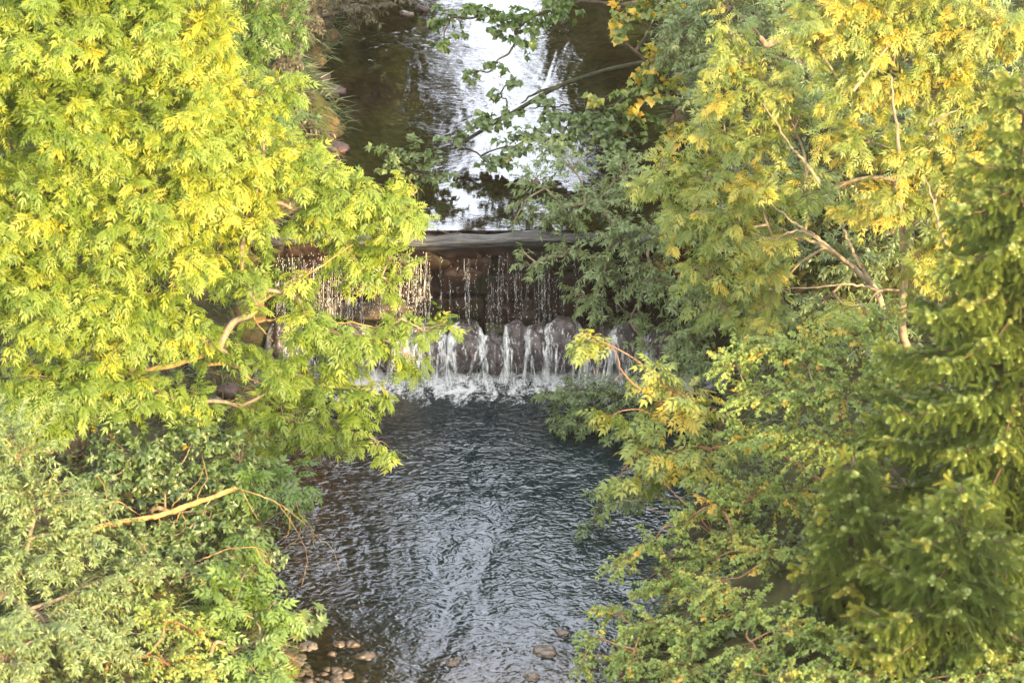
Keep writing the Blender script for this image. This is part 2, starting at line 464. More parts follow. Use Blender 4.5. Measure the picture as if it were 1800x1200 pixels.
# masonry courses
sp = []
z = .30
for hgt in (.36, .28, .40, .30, .22):
    x = -4.2 + rw.uniform(0, .3)
    while x < 3.9:
        w = rw.uniform(.22, .8)
        sp.append(((x + w / 2, .18 + rw.uniform(-.05, .04), z + hgt / 2 + rw.uniform(-.08, .08)), (w * .56, .19, hgt * rw.uniform(.48, .72))))
        x += w
    z += hgt
def rough_stones(specs):
    Vs, Fs, n = [], [], 0
    for q, (c, r) in enumerate(specs):
        V0, F0 = ICO3
        off = Vector((q * 2.7, -q * 1.3, q * .9))
        B = np.sign(V0) * np.abs(V0) ** .5
        B = B / np.abs(B).max(0)
        D = np.array([mnoise.fractal(Vector(v * np.array(r) * 5) + off, 1.0, 2.0, 4) for v in B])
        Vs.append(B * np.array(r) * (1 + .22 * D[:, None]) + np.array(c)); Fs.append(F0 + n); n += len(B)
    return np.concatenate(Vs), np.concatenate(Fs)
def masonry_mat():
    m, N, L, out = mat('weir_masonry')
    geo = N.new('ShaderNodeNewGeometry')
    n = N.new('ShaderNodeTexNoise'); n.inputs['Scale'].default_value = 7; n.inputs['Detail'].default_value = 8; n.inputs['Roughness'].default_value = .65
    L.new(geo.outputs['Position'], n.inputs['Vector'])
    n2 = N.new('ShaderNodeTexNoise'); n2.inputs['Scale'].default_value = 1.7; n2.inputs['Detail'].default_value = 4; L.new(geo.outputs['Position'], n2.inputs['Vector'])
    r = N.new('ShaderNodeValToRGB'); e = r.color_ramp.elements; e[0].position = .3; e[0].color = (.004, .0035, .0035, 1); e[1].position = .85; e[1].color = (.05, .026, .019, 1)
    L.new(n.outputs['Fac'], r.inputs[0])
    k = N.new('ShaderNodeMapRange'); k.inputs[1].default_value = .52; k.inputs[2].default_value = .68; L.new(n2.outputs['Fac'], k.inputs[0])
    mm = N.new('ShaderNodeMix'); mm.data_type = 'RGBA'; mm.inputs[7].default_value = (.008, .014, .004, 1)
    L.new(k.outputs[0], mm.inputs[0]); L.new(r.outputs[0], mm.inputs[6])
    b = N.new('ShaderNodeBsdfPrincipled'); b.inputs['Roughness'].default_value = .45; b.inputs['Specular IOR Level'].default_value = .18
    bp = N.new('ShaderNodeBump'); bp.inputs['Strength'].default_value = .8; bp.inputs['Distance'].default_value = .03
    L.new(n.outputs['Fac'], bp.inputs['Height']); L.new(bp.outputs[0], b.inputs['Normal']); L.new(mm.outputs[2], b.inputs['Base Color']); L.new(b.outputs[0], out.inputs[0])
    return m
V, F = rough_stones(sp)
mesh('wall', V, F, masonry_mat(), weir, smooth=True)
V, F = boxes([((-.2, .43, .88), (8.6, .20, 1.80))], rw, .004)
mesh('core', V, F, M['rock_wet'], weir)
# projecting sill course under the right half, timber at the left
V, F = boxes([((-2.0, -.06, .82), (1.25, .16, .20))], rw, .01)
mesh('timber_beam', V, F, M['bark_dark'], weir)
V, F = boxes([((-3.3 + i * .82 + rw.uniform(-.05, .05), -.02 + rw.uniform(-.04, .04), .46 + rw.uniform(-.03, .03)), (.80, .40, .30)) for i in range(9)], rw, .02)
mesh('apron', V, F, M['bark_log'], weir)
# crest log
lx = np.linspace(-4.3, 3.9, 60)
lp = np.stack([lx, .02 + .03 * np.sin(lx * 1.3), 1.86 + .02 * np.sin(lx * 2.1 + 1) + .012 * np.sin(lx * 6.3)], -1)
th = np.linspace(0, 2 * np.pi, 20, endpoint=False)
rad = .098 + .012 * np.sin(lx * 5)[:, None] + .010 * np.sin(th * 5 + lx[:, None] * .7) + .006 * np.sin(th * 9)
V = lp[:, None] + np.stack([0 * rad, rad * np.cos(th), rad * np.sin(th)], -1)
i = np.arange(59)[:, None] * 20; j = np.arange(20)[None]
F = np.stack([i + j, i + (j + 1) % 20, i + 20 + (j + 1) % 20, i + 20 + j], -1).reshape(-1, 4)
def log_mat():
    m, N, L, out = mat('crest_log')
    geo = N.new('ShaderNodeNewGeometry'); mpn = N.new('ShaderNodeMapping'); mpn.inputs['Scale'].default_value = (.5, 5, 5)
    L.new(geo.outputs['Position'], mpn.inputs[0])
    n = N.new('ShaderNodeTexNoise'); n.inputs['Scale'].default_value = 5; n.inputs['Detail'].default_value = 7; n.inputs['Distortion'].default_value = .5
    L.new(mpn.outputs[0], n.inputs['Vector'])
    r = N.new('ShaderNodeValToRGB'); e = r.color_ramp.elements; e[0].position = .35; e[0].color = (.012, .012, .013, 1); e[1].position = .70; e[1].color = (.085, .085, .092, 1)
    L.new(n.outputs['Fac'], r.inputs[0])
    b = N.new('ShaderNodeBsdfPrincipled'); b.inputs['Roughness'].default_value = .2; b.inputs['Specular IOR Level'].default_value = .6
    bp = N.new('ShaderNodeBump'); bp.inputs['Strength'].default_value = .9; bp.inputs['Distance'].default_value = .04
    L.new(n.outputs['Fac'], bp.inputs['Height']); L.new(bp.outputs[0], b.inputs['Normal']); L.new(r.outputs[0], b.inputs['Base Color']); L.new(b.outputs[0], out.inputs[0])
    return m
mesh('crest_log', V.reshape(-1, 3), F, log_mat(), weir, smooth=True)
gtw = Geo()
gtw.tube(curve([at(768, 404, .18), at(785, 409, .16), at(803, 416, .1), at(822, 420, .02)], 6), np.linspace(.012, .006, 19), 5)
gtw.tube(curve([at(790, 411, .15), at(806, 409, .1), at(818, 414, .0)], 6), np.linspace(.008, .004, 13), 5)
tag(gtw.build('driftwood_twig', M['bark_dark']), 'dark forked twig caught on the crest log of the weir', 'twig')

# boulders at the foot
BOULD = [(500, 606, 40, 44, 'boulder in white water at the far left end of the weir foot'),
         (556, 604, 36, 40, 'boulder behind the ash leaves, second from the left end of the weir foot'),
         (622, 606, 42, 42, 'boulder behind the ash leaves with the timber beam above it'),
         (688, 606, 34, 40, 'boulder just left of the widest white splash'),
         (752, 612, 44, 46, 'boulder almost wholly covered by a fan of white water'),
         (822, 606, 38, 44, 'bare purplish boulder under the hanging ash spray'),
         (870, 618, 26, 40, 'small dark pointed boulder between two white cascades'),
         (908, 606, 30, 44, 'rounded boulder with a white cascade down its face'),
         (946, 606, 26, 38, 'narrow dark boulder beside the largest boulder'),
         (990, 600, 42, 50, 'largest tall boulder with white water over both shoulders'),
         (1052, 612, 36, 40, 'boulder behind the yellow ash tip at the weir foot'),
         (1102, 606, 36, 42, 'boulder in white water under the grey green willow'),
         (1158, 610, 34, 38, 'boulder at the far right end of the weir foot')]
drops, foams = [], []
rf = np.random.default_rng(9)
FV, FF, FM, fn = [], [], [], 0
for q, (px, py, rx, ry, lab) in enumerate(BOULD):
    yc = -.30 + rf.uniform(-.05, .05)
    c = at(px, py + 6, yc)
    r = (rx * .0066, .28, ry * .0088)
    c[2] = max(c[2], .2)
    V, F = rock_verts((0, 0, 0), (1, 1, 1), q + 1, ICO3, .17, 2.3)
    k_ = np.clip(1.0 + .30 * np.minimum(V[:, 2:3] + .1, 0), .6, 1)
    V = np.hstack([V[:, :2] * k_, V[:, 2:3]]) * np.array(r) + c
    o = mesh('boulder', V - c, F, M['rock_wet'], smooth=True); o.location = c
    tag(o, lab, 'boulder', 'boulders along the foot of the weir')
    # film of white water clinging to the boulder
    Vw = c + (V - c) * 1.035 + np.array([0, -.008, .006])
    dx = np.abs(V[:, 0] - c[0]) / r[0]; FM.append(smooth(.35, .9, dx)); FV.append(Vw); FF.append(F + fn); fn += len(Vw)
    foams.append((c, r))
tag(mesh('white_water', np.concatenate(FV), np.concatenate(FF), M['film'], smooth=True, tint=np.concatenate(FM)), kind='structure')

# falling strands (a few countable threads, built as one body of water)
gs = Geo()
def strand(px, py0, py1, w, wob=.01):
    p0 = at(px, py0, -.15); p1 = at(px + rf.uniform(-4, 4), py1, -.30)
    n = 16
    t = np.linspace(0, 1, n)
    for _ in range(3 if w > .009 else 2):
        P = p0 + (p1 - p0) * t[:, None]; P[:, 1] = p0[1] + (p1[1] - p0[1]) * t ** .6
        P[:, 0] += rf.normal(0, w * .9) + np.cumsum(rf.normal(0, .004, n))
        P = P[int(rf.integers(0, 6)):n - int(rf.integers(0, 4))]
        gs.tube(P, w * .27 * (1 + .55 * rf.normal(0, 1, len(P))).clip(.25, 2.2), 4)
    for _ in range(int(20 + 1600 * w)):
        k = rf.uniform(0, 1) ** .8
        drops.append((p0 + (p1 - p0) * k + rf.normal(0, [.012 + w * 1.2, .02, .02]), rf.uniform(.0015, .0035), rf.uniform(2, 8)))
for px, w in [(818, .018), (824, .010), (858, .008), (864, .010), (878, .012), (742, .016), (748, .02), (754, .012), (736, .01),
              (906, .014), (914, .009), (928, .007), (950, .016), (955, .012), (964, .010), (975, .008), (988, .009), (1048, .01), (1060, .014),
              (775, .005), (790, .006), (803, .006), (838, .005), (893, .006), (884, .008), (940, .006), (1010, .007), (1085, .012), (1100, .014), (1125, .01), (1140, .012)]:
    strand(px, 444, rf.uniform(560, 600), w)
for px in np.arange(486, 735, 6.5):
    if 640 < px < 700 and rf.uniform() < .6: continue
    strand(px + rf.uniform(-3, 3), 446, rf.uniform(540, 600), rf.uniform(.006, .018))
tag(gs.build('falling_water', M['strand']), kind='structure')

# white water pouring between and over the boulders: curved ribbons, streaked along the flow
RV, RF, rn = [], [], 0
def ribbon(P, wd):
    global rn
    m = len(P); c = np.array([-1, -.5, 0, .5, 1.0])
    bow = rf.uniform(.01, .04)
    V = P[:, None] + np.stack([c[None] * wd[:, None], -(1 - c ** 2)[None] * bow + 0 * wd[:, None], 0 * c[None] * wd[:, None]], -1)
    i = np.arange(m - 1)[:, None] * 5; j = np.arange(4)[None]
    RV.append(V.reshape(-1, 3)); RF.append(np.stack([i + j, i + j + 1, i + 6 + j, i + 5 + j], -1).reshape(-1, 4) + rn); rn += m * 5
for px, py, k in [(505, 600, 12), (540, 612, 9), (590, 606, 8), (650, 606, 9), (702, 600, 18), (722, 606, 18), (742, 596, 14), (768, 612, 12), (788, 616, 7), (850, 616, 8),
                  (893, 592, 10), (900, 604, 10), (926, 606, 9), (962, 598, 10), (974, 612, 8), (1012, 592, 12), (1022, 606, 10), (1076, 600, 16), (1092, 612, 12), (1130, 600, 12)]:
    for _ in range(max(3, int(k * (.75 if px < 760 or px > 1060 else .5)))):
        x0 = px + rf.normal(0, 4.5); y0 = py - rf.uniform(-4, 26)
        p0 = at(x0, y0, -.30 - rf.uniform(0, .06)); p1 = p0 + np.array([rf.normal(0, .17 if k > 11 else .10), -rf.uniform(.22, .42), 0]); p1[2] = -.01
        mid = (p0 + p1) / 2 + np.array([rf.normal(0, .03), -.14, .17])
        P = curve([p0, mid, p1], 7)
        ribbon(P, np.linspace(rf.uniform(.008, .018), rf.uniform(.012, .04), len(P)))
        for _ in range(22):
            drops.append((P[-1] + np.array([rf.normal(0, .07), rf.normal(-.05, .07), abs(rf.normal(0, .09))]), rf.uniform(.002, .006), 1.2))
        for _ in range(7):
            drops.append((P[rf.integers(len(P))] + rf.normal(0, .05, 3), rf.uniform(.002, .006), rf.uniform(1, 2.5)))
tag(mesh('cascading_water', np.concatenate(RV), np.concatenate(RF), M['streak'], smooth=True), kind='structure')
for _ in range(350):
    x = rf.uniform(-3.3, 2.4); drops.append((np.array([x, -.68 + rf.normal(0, .13), abs(rf.normal(0, .10))]), rf.uniform(.003, .008), rf.uniform(1, 2)))
DV = np.array([[1, 0, 0], [-.5, .87, 0], [-.5, -.87, 0], [0, 0, 1], [0, 0, -1.0]]); DF = np.array([[0, 1, 3], [1, 2, 3], [2, 0, 3], [1, 0, 4], [2, 1, 4], [0, 2, 4]])
P = np.array([d[0] for d in drops]); R = np.array([d[1] for d in drops]); E = np.array([d[2] for d in drops])
P[:, 2] = np.maximum(P[:, 2], .01)
V = P[:, None] + DV[None] * np.stack([R, R, R * E], -1)[:, None]
F = DF[None] + (np.arange(len(P)) * 5)[:, None, None]
tag(mesh('water_spray', V.reshape(-1, 3), F.reshape(-1, 3), M['drop']), kind='stuff')

# ------------------------------------------------------------------ stones of the stream and banks
STONES = [(520, 1165, 15, 8, 'rock_dry', 'grey tapered stone on the left edge of the shallow water'),
          (543, 1137, 15, 8, 'rock_dry', 'mossy topped stone beside the maple sapling'),
          (513, 1149, 7, 4, 'rock_dry', 'small white pebble above the grey tapered stone'),
          (592, 1180, 12, 6, 'pebble', 'brown flat stone, upper one of a touching pair'),
          (592, 1193, 11, 7, 'pebble', 'brown rounded stone, lower one of a touching pair'),
          (620, 1133, 12, 9, 'pebble', 'reddish stone at the upper edge of the stone cluster'),
          (643, 1153, 14, 6, 'pebble', 'flat brown stone right of the reddish stone'),
          (596, 1132, 11, 5, 'pebble', 'low brown stone awash left of the reddish stone'),
          (583, 1150, 8, 4, 'pebble', 'tiny brown stone amid the stone cluster'),
          (543, 1199, 10, 6, 'pebble', 'pale brown stone at the bottom rim of the photo'),
          (478, 983, 9, 5, 'rock_dry', 'pale stone at the water edge under the bare twigs'),
          (795, 1164, 13, 7, 'pebble', 'brown stone awash in midstream at the bottom'),
          (960, 1144, 22, 5, 'pebble', 'long flat brown stone awash by the right bank'),
          (990, 1112, 12, 6, 'pebble', 'dark stone in the water under the right shrub'),
          (935, 1190, 13, 6, 'pebble', 'dark stone near the bottom of the right bank'),
          (716, 26, 13, 7, 'pebble', 'pale rounded stone at the far upstream edge'),
          (743, 18, 13, 9, 'rock_red', 'reddish stone at the far upstream edge beside a pale one')]
for q, (px, py, rx, ry, mt, lab) in enumerate(STONES):
    zz = ZU if py < 100 else .0
    c = onz(px, py, zz)
    k = 1.0 if py < 100 else .0069 / .008
    V, F = rock_verts((0, 0, 0), (rx * .008 * k, rx * .0068 * k, max(ry * .0072 * k, .03)), 30 + q, ICO3, .38, 1.7)
    o = mesh('stone', V, F, M[mt], smooth=True); o.location = c
    tag(o, lab, 'stone', 'stones lying in and beside the stream')
RB = [(375, 716, 18, 16, 'rock_dry', 'pale pinkish bank stone, topmost between the ash branches'),
      (330, 800, 20, 18, 'rock_dry', 'pale pinkish bank stone above the dead branch'),
      (352, 842, 16, 12, 'rock_dry', 'pale bank stone touching the dead branch from behind'),
      (398, 690, 20, 14, 'rock_red', 'reddish bank stone near the left end of the weir'),
      (440, 724, 26, 16, 'rock_red', 'dark bank stone at the edge of the pool')]
for q, (px, py, rx, ry, mt, lab) in enumerate(RB):
    Y = np.linspace(-1.0, -9, 200)
    pts = [at(px, py, y) for y in Y]
    hit = next((p for p in pts if hz(p[0], p[1]) > 0 and False), None)
    c = None
    for y in np.linspace(3, -10, 400):     # last ground point seen along this line of sight
        p = at(px, py, y)
        if p[2] > hz(p[0], p[1]): c = p; break
    V, F = rock_verts((0, 0, 0), (rx * .0085, rx * .007, ry * .009), 60 + q, ICO2, .2)
    o = mesh('bank_stone', V, F, M[mt], smooth=True); o.location = c
    tag(o, lab, 'bank stone', 'bare stones in the left bank below the weir')
UB = [(558, 140, 24, 10, 'rock_red', 'wet reddish rock ledge at the upper left waterline'),
      (585, 160, 22, 7, 'rock_red', 'low reddish rock half under the upper water'),
      (548, 112, 18, 9, 'rock_red', 'dark purplish rock beneath the grey bush'),
      (590, 262, 22, 9, 'rock_red', 'dark purplish rock with a yellow leaf beside the ash tips')]
for q, (px, py, rx, ry, mt, lab) in enumerate(UB):
    c = onz(px, py, ZU + .03)
    V, F = rock_verts((0, 0, 0), (rx * .0085, rx * .0075, ry * .009), 80 + q, ICO2, .3, 1.6)
    o = mesh('waterside_rock', V, F, M[mt], smooth=True); o.location = c
    tag(o, lab, 'rock', 'rocks along the upper left bank')

def gravel():
    rng = np.random.default_rng(77)
    V0, F0 = ico(2)
    Vs, Fs, n = [], [], 0
    for k in range(2600):
        y = rng.uniform(-10.5, -5.8); xl, xr = edges(y)
        if rng.uniform() < .72: x = xl + abs(rng.normal(0, .45)) * (1 + np.clip(-y - 7.4, 0, 2) * .9) - .15
        else: x = xr - abs(rng.normal(0, .35)) + .1
        if -8.2 < y and abs(x - xl) > .5 and abs(x - xr) > .4: continue
        h = hz(x, y)
        r = rng.uniform(.015, .05) * (1 + (rng.uniform() < .08) * .9)
        v = V0 * np.array([r * rng.uniform(.8, 1.3), r * rng.uniform(.8, 1.3), r * rng.uniform(.4, .7)]) * (1 + rng.normal(0, .09, (len(V0), 1)))
        Vs.append(v + np.array([x, y, h + r * .35])); Fs.append(F0 + n); n += len(V0)
    tag(mesh('gravel', np.concatenate(Vs), np.concatenate(Fs), M['gravel'], smooth=True), kind='stuff')
M['gravel'] = noise_mat('stream_gravel', (.03, .022, .015), (.15, .11, .08), 5, .5, .3)
gravel()
# ------------------------------------------------------------------ leaves
def leaflet(L_, w, fold=.18, droop=.12, x0=0.0, ang=0.0, y0=0.0):
    """five-vertex folded blade, 4 triangles"""
    v = np.array([[0, 0, 0], [.45, w, fold * w * 2], [.5, 0, 0], [.45, -w, fold * w * 2], [1, 0, -droop]], float)
    v *= np.array([L_, L_, L_])
    ca, sa = math.cos(ang), math.sin(ang)
    v = np.stack([v[:, 0] * ca - v[:, 1] * sa + x0, v[:, 0] * sa + v[:, 1] * ca + y0, v[:, 2]], -1)
    f = np.array([[0, 2, 1], [0, 3, 2], [1, 2, 4], [2, 3, 4]])
    return v, f

def join(parts):
    Vs, Fs, n = [], [], 0
    for v, f in parts: Vs.append(v); Fs.append(f + n); n += len(v)
    return np.concatenate(Vs), np.concatenate(Fs)

def pinnate(pairs, ll, w, curl):
    """compound ash leaf of unit length along x"""
    ps = []
    xs = np.linspace(.24, .80, pairs)
    for k, x in enumerate(xs):
        s = ll * (1 - .25 * abs(k / max(pairs - 1, 1) - .45))
        for sg in (1, -1): ps.append(leaflet(s, w, x0=x, ang=sg * math.radians(52 - 8 * k / pairs)))
    ps.append(leaflet(ll * 1.05, w, x0=.80))
    # rachis
    ps.append((np.array([[0, .008, 0], [0, -.008, 0], [.8, 0, 0]]), np.array([[0, 1, 2]])))
    v, f = join(ps)
    v[:, 2] -= curl * v[:, 0] ** 2
    return v, f

def palmate(w=.2):
    ps = [leaflet(1.0 - .12 * abs(a), w, x0=0, ang=a * .62) for a in (-2, -1, 0, 1, 2)]
    return join(ps)

TPL = {
    'ash': [pinnate(5, .36, .155, .25), pinnate(4, .40, .155, .45), pinnate(5, .36, .15, .05), pinnate(3, .42, .16, .6)],
    'sapling': [pinnate(4, .40, .20, .3), pinnate(3, .44, .20, .15)],
    'lance': [leaflet(1, .13, .2, .2), leaflet(1, .15, .3, .35)],
    'oval': [leaflet(1, .30, .25, .15), leaflet(1, .36, .2, .3)],
    'round': [leaflet(1, .42, .2, .15), leaflet(1, .46, .15, .3)],
    'palm': [palmate()],
    'blade': [leaflet(1, .035, .2, .55), leaflet(1, .03, .2, .9)],
}

class Crown:
    def __init__(self, rng):
        self.rng = rng; self.items = {}; self.geo = Geo()
    def add(self, tpl, P, A, Nn, Sc, T):
        self.items.setdefault(tpl, []).append((P, A, Nn, Sc, T))
    def build(self, name, mt, parent, jitter=.12):
        Vs, Fs, Ts, n = [], [], [], 0
        for tpl, lst in self.items.items():
            P = np.concatenate([l[0] for l in lst]); A = nrm(np.concatenate([l[1] for l in lst])); Nn = np.concatenate([l[2] for l in lst])
            Sc = np.concatenate([l[3] for l in lst]); T = np.concatenate([l[4] for l in lst])
            B = nrm(np.cross(Nn, A)); Nn = np.cross(A, B)
            var = self.rng.integers(0, len(TPL[tpl]), len(P))
            for k, (tv, tf) in enumerate(TPL[tpl]):
                s = var == k
                if not s.any(): continue
                v = P[s][:, None] + Sc[s][:, None, None] * (tv[None, :, 0:1] * A[s][:, None] + tv[None, :, 1:2] * B[s][:, None] + tv[None, :, 2:3] * Nn[s][:, None])
                m = s.sum()
                Vs.append(v.reshape(-1, 3)); Fs.append((tf[None] + (np.arange(m) * len(tv))[:, None, None]).reshape(-1, 3) + n)
                Ts.append(np.repeat(np.clip(T[s] + self.rng.normal(0, jitter, m), 0, 1), len(tv))); n += m * len(tv)
        return mesh(name, np.concatenate(Vs), np.concatenate(Fs), mt, parent, tint=np.concatenate(Ts), smooth=False)

KINDS = {  # template, leaf length, spacing, twig spread, droop, leaves per node, twigs per m2
    'ash':     dict(tpl='ash', ln=.195, sp=.058, per=2, droop=.25, dens=52, tip=5, rnd=.52),
    'sapling': dict(tpl='sapling', ln=.24, sp=.09, per=2, droop=.25, dens=36, tip=4),
    'willow':  dict(rnd=.5, tpl='lance', ln=.092, sp=.028, per=2, droop=.15, dens=85, tip=5),
    'fine':    dict(rnd=.75, tpl='oval', ln=.058, sp=.024, per=2, droop=.2, dens=115, tip=4),
    'oval':    dict(rnd=.6, tpl='oval', ln=.10, sp=.045, per=2, droop=.25, dens=60, tip=4),
    'round':   dict(rnd=.6, tpl='round', ln=.115, sp=.06, per=2, droop=.35, dens=48, tip=4),
    'palm':    dict(tpl='palm', ln=.14, sp=.12, per=2, droop=.2, dens=45, tip=3),
    'big':     dict(tpl='round', ln=.42, sp=.20, per=2, droop=.3, dens=12, tip=5),
}

def plant(name, label, cat, base, kind, clumps, leaf, bark, seed, group=None, stems=None, trunk_r=.10, tint=.3, dens=1.0, size=1.0,
          yellow=0.0, limbs=(), upper=.15, limb_mat=None, sparse=(), trunk=None, no_trunk=False, jitter=.14):
    """clumps: (px, py, Y, rx, rz[, ry[, tint]]) -> one plant rooted at base, its limbs grown to every clump, twigs and leaves on them"""
    rng = np.random.default_rng(seed)
    K = KINDS[kind]
    base = np.array([base[0], base[1], hz(base[0], base[1]) - .05 if len(base) < 3 else base[2]])
    root = thing(name, label, cat, base, group)
    C, R, T = [], [], []
    for c in clumps:
        p = at(c[0], c[1], c[2]) if len(c) < 8 else np.array(c[:3])
        rx, rz = c[3], c[4]; ry = c[5] if len(c) > 5 and c[5] else rx * .9
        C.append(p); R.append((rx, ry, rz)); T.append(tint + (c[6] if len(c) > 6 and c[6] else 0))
    C = np.array(C); R = np.array(R)
    # keep clumps off the ground
    for k in range(len(C)):
        if len(clumps[k]) >= 8: continue
        d = (CAMP - C[k]) / np.linalg.norm(CAMP - C[k])
        for _ in range(40):
            if C[k, 2] >= max(hz(C[k, 0], C[k, 1]), 0) + .45 * R[k, 2] + .08: break
            C[k] += d * .2
    # skeleton
    cen = C.mean(0)
    top = base + (cen - base) * .55 if trunk is None else np.array(trunk[-1])
    tp = [base, base + (top - base) * .5 + rng.normal(0, .08, 3) + np.array([0, 0, .15]), top] if trunk is None else [base] + [np.array(t) for t in trunk]
    tcv = curve(tp, 8)
    nodes = [p for p in tcv[len(tcv) // 3:]]; par = [-1] * len(nodes); isC = [-1] * len(nodes)
    order = np.argsort(np.linalg.norm(C - top, axis=1))
    link, cvs = {}, {}
    nodepos = list(nodes)
    owner = [-1] * len(nodes)
    for k in order:
        d = np.array([np.linalg.norm(C[k] - p) + .25 * np.linalg.norm(p - top) for p in nodepos])
        b = int(np.argmin(d)); a = nodepos[b]; link[k] = owner[b]
        L_ = np.linalg.norm(C[k] - a)
        m1 = a + (C[k] - a) * .4 + rng.normal(0, .06 * L_, 3) + np.array([0, 0, .10 * L_]); m2 = a + (C[k] - a) * .75 + rng.normal(0, .05 * L_, 3) + np.array([0, 0, .08 * L_])
        cvs[k] = curve([a, m1, m2, C[k]], 6)
        for t in (5, 9, 13, 18): nodepos.append(cvs[k][min(t, len(cvs[k]) - 1)]); owner.append(k)
    desc = {k: 1 for k in link}
    for k in order[::-1]:
        if link[k] >= 0: desc[link[k]] += desc[k]
    total = len(C)
    wood = Geo()
    if not no_trunk:
        tg = Geo(); tg.tube(tcv, np.linspace(trunk_r, trunk_r * .62, len(tcv)), 10); tg.build('trunk', bark, root)
    for k in order:
        r0 = min(trunk_r * .6, .006 + trunk_r * .5 * math.sqrt(desc[k] / total)); r1 = max(.005, r0 * .4)
        wood.tube(cvs[k], np.linspace(r0, r1, len(cvs[k])), 6)
    cr_ = Crown(rng)
    sunx = TOSUN
    for k in range(total):
        c, r = C[k], R[k]
        area = r[0] * r[2] * math.pi * .9
        nt_ = max(4, int(K['dens'] * area * dens / (size ** 1.5)))
        lob = rng.uniform(.75, 1.25, 3); ph = rng.uniform(0, 6.3, 3)
        for _ in range(nt_):
            d = rng.normal(0, 1, 3); d /= np.linalg.norm(d) + 1e-9
            d[2] = d[2] * .85 + upper; d /= np.linalg.norm(d)
            lo = 1 + .22 * math.sin(3 * math.atan2(d[1], d[0]) + ph[0]) + .18 * math.sin(4 * d[2] + ph[1])
            tip = c + d * r * lo * rng.uniform(.45, 1.0) ** .6
            st = cvs[k][rng.integers(len(cvs[k]) * 6 // 10, len(cvs[k]))]
            gz = hz(tip[0], tip[1]) + .05
            if tip[2] < gz: tip[2] = gz + rng.uniform(0, .1)
            L_ = np.linalg.norm(tip - st)
            mid = (st + tip) / 2 + np.array([0, 0, .14 * L_]) + rng.normal(0, .05 * L_, 3)
            cv = curve([st, mid, tip], 4)
            wood.tube(cv[::2] if len(cv) > 5 else cv, np.linspace(.0065, .002, len(cv[::2]) if len(cv) > 5 else len(cv)) * (1 if kind in ('ash', 'big') else .7), 3)
            sp_ = K['sp'] * size; ln = K['ln'] * size
            nn = max(2, int(min(L_, 1.0) * .75 / sp_))
            tt = np.linspace(max(.15, 1 - nn * sp_ / max(L_, .01)), .97, nn)
            pos = st[None] * ((1 - tt) ** 2)[:, None] + mid[None] * (2 * tt * (1 - tt))[:, None] + tip[None] * (tt ** 2)[:, None]
            ax = nrm(tip - mid)
            sd = np.cross(ax, [0, 0, 1.0]); sd = nrm(sd + rng.normal(0, .15, 3))
            P = np.repeat(pos, K['per'], 0); n_ = len(P)
            sg = np.tile([1, -1][:K['per']], len(pos))[:, None]
            A = ax[None] * .75 + sd[None] * sg * .85 + rng.normal(0, K.get('rnd', .28), (n_, 3)) + np.array([0, 0, -K['droop']])
            # rosette at the tip
            e = K['tip']
            phi = np.linspace(-1.1, 1.1, e)[:, None]
            A2 = ax[None] * np.cos(phi) + sd[None] * np.sin(phi) + rng.normal(0, .18, (e, 3)) + np.array([0, 0, -K['droop'] * .7])
            P = np.vstack([P, np.repeat(tip[None], e, 0)]); A = np.vstack([A, A2])
            Nn = np.array([0, 0, .8])[None] + d[None] * .45 + sunx[None] * .25 + rng.normal(0, max(.35, K.get('rnd', 0) * .8), (len(P), 3))
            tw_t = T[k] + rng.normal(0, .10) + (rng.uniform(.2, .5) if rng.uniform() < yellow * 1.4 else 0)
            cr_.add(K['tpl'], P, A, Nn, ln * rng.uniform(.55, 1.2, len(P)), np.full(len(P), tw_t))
    for lpts, r0, r1 in limbs:
        lg = Geo(); cv = curve([np.array(p) for p in lpts], 8, .008, rng); lg.tube(cv, np.linspace(r0, r1 * .7, len(cv)) * (1 + .10 * rng.normal(0, 1, len(cv)).clip(-1.5, 1.5)), 8); lg.build('limb', limb_mat or bark, root)
    wood.build('branches', bark, root)
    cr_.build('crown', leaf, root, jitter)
    return root

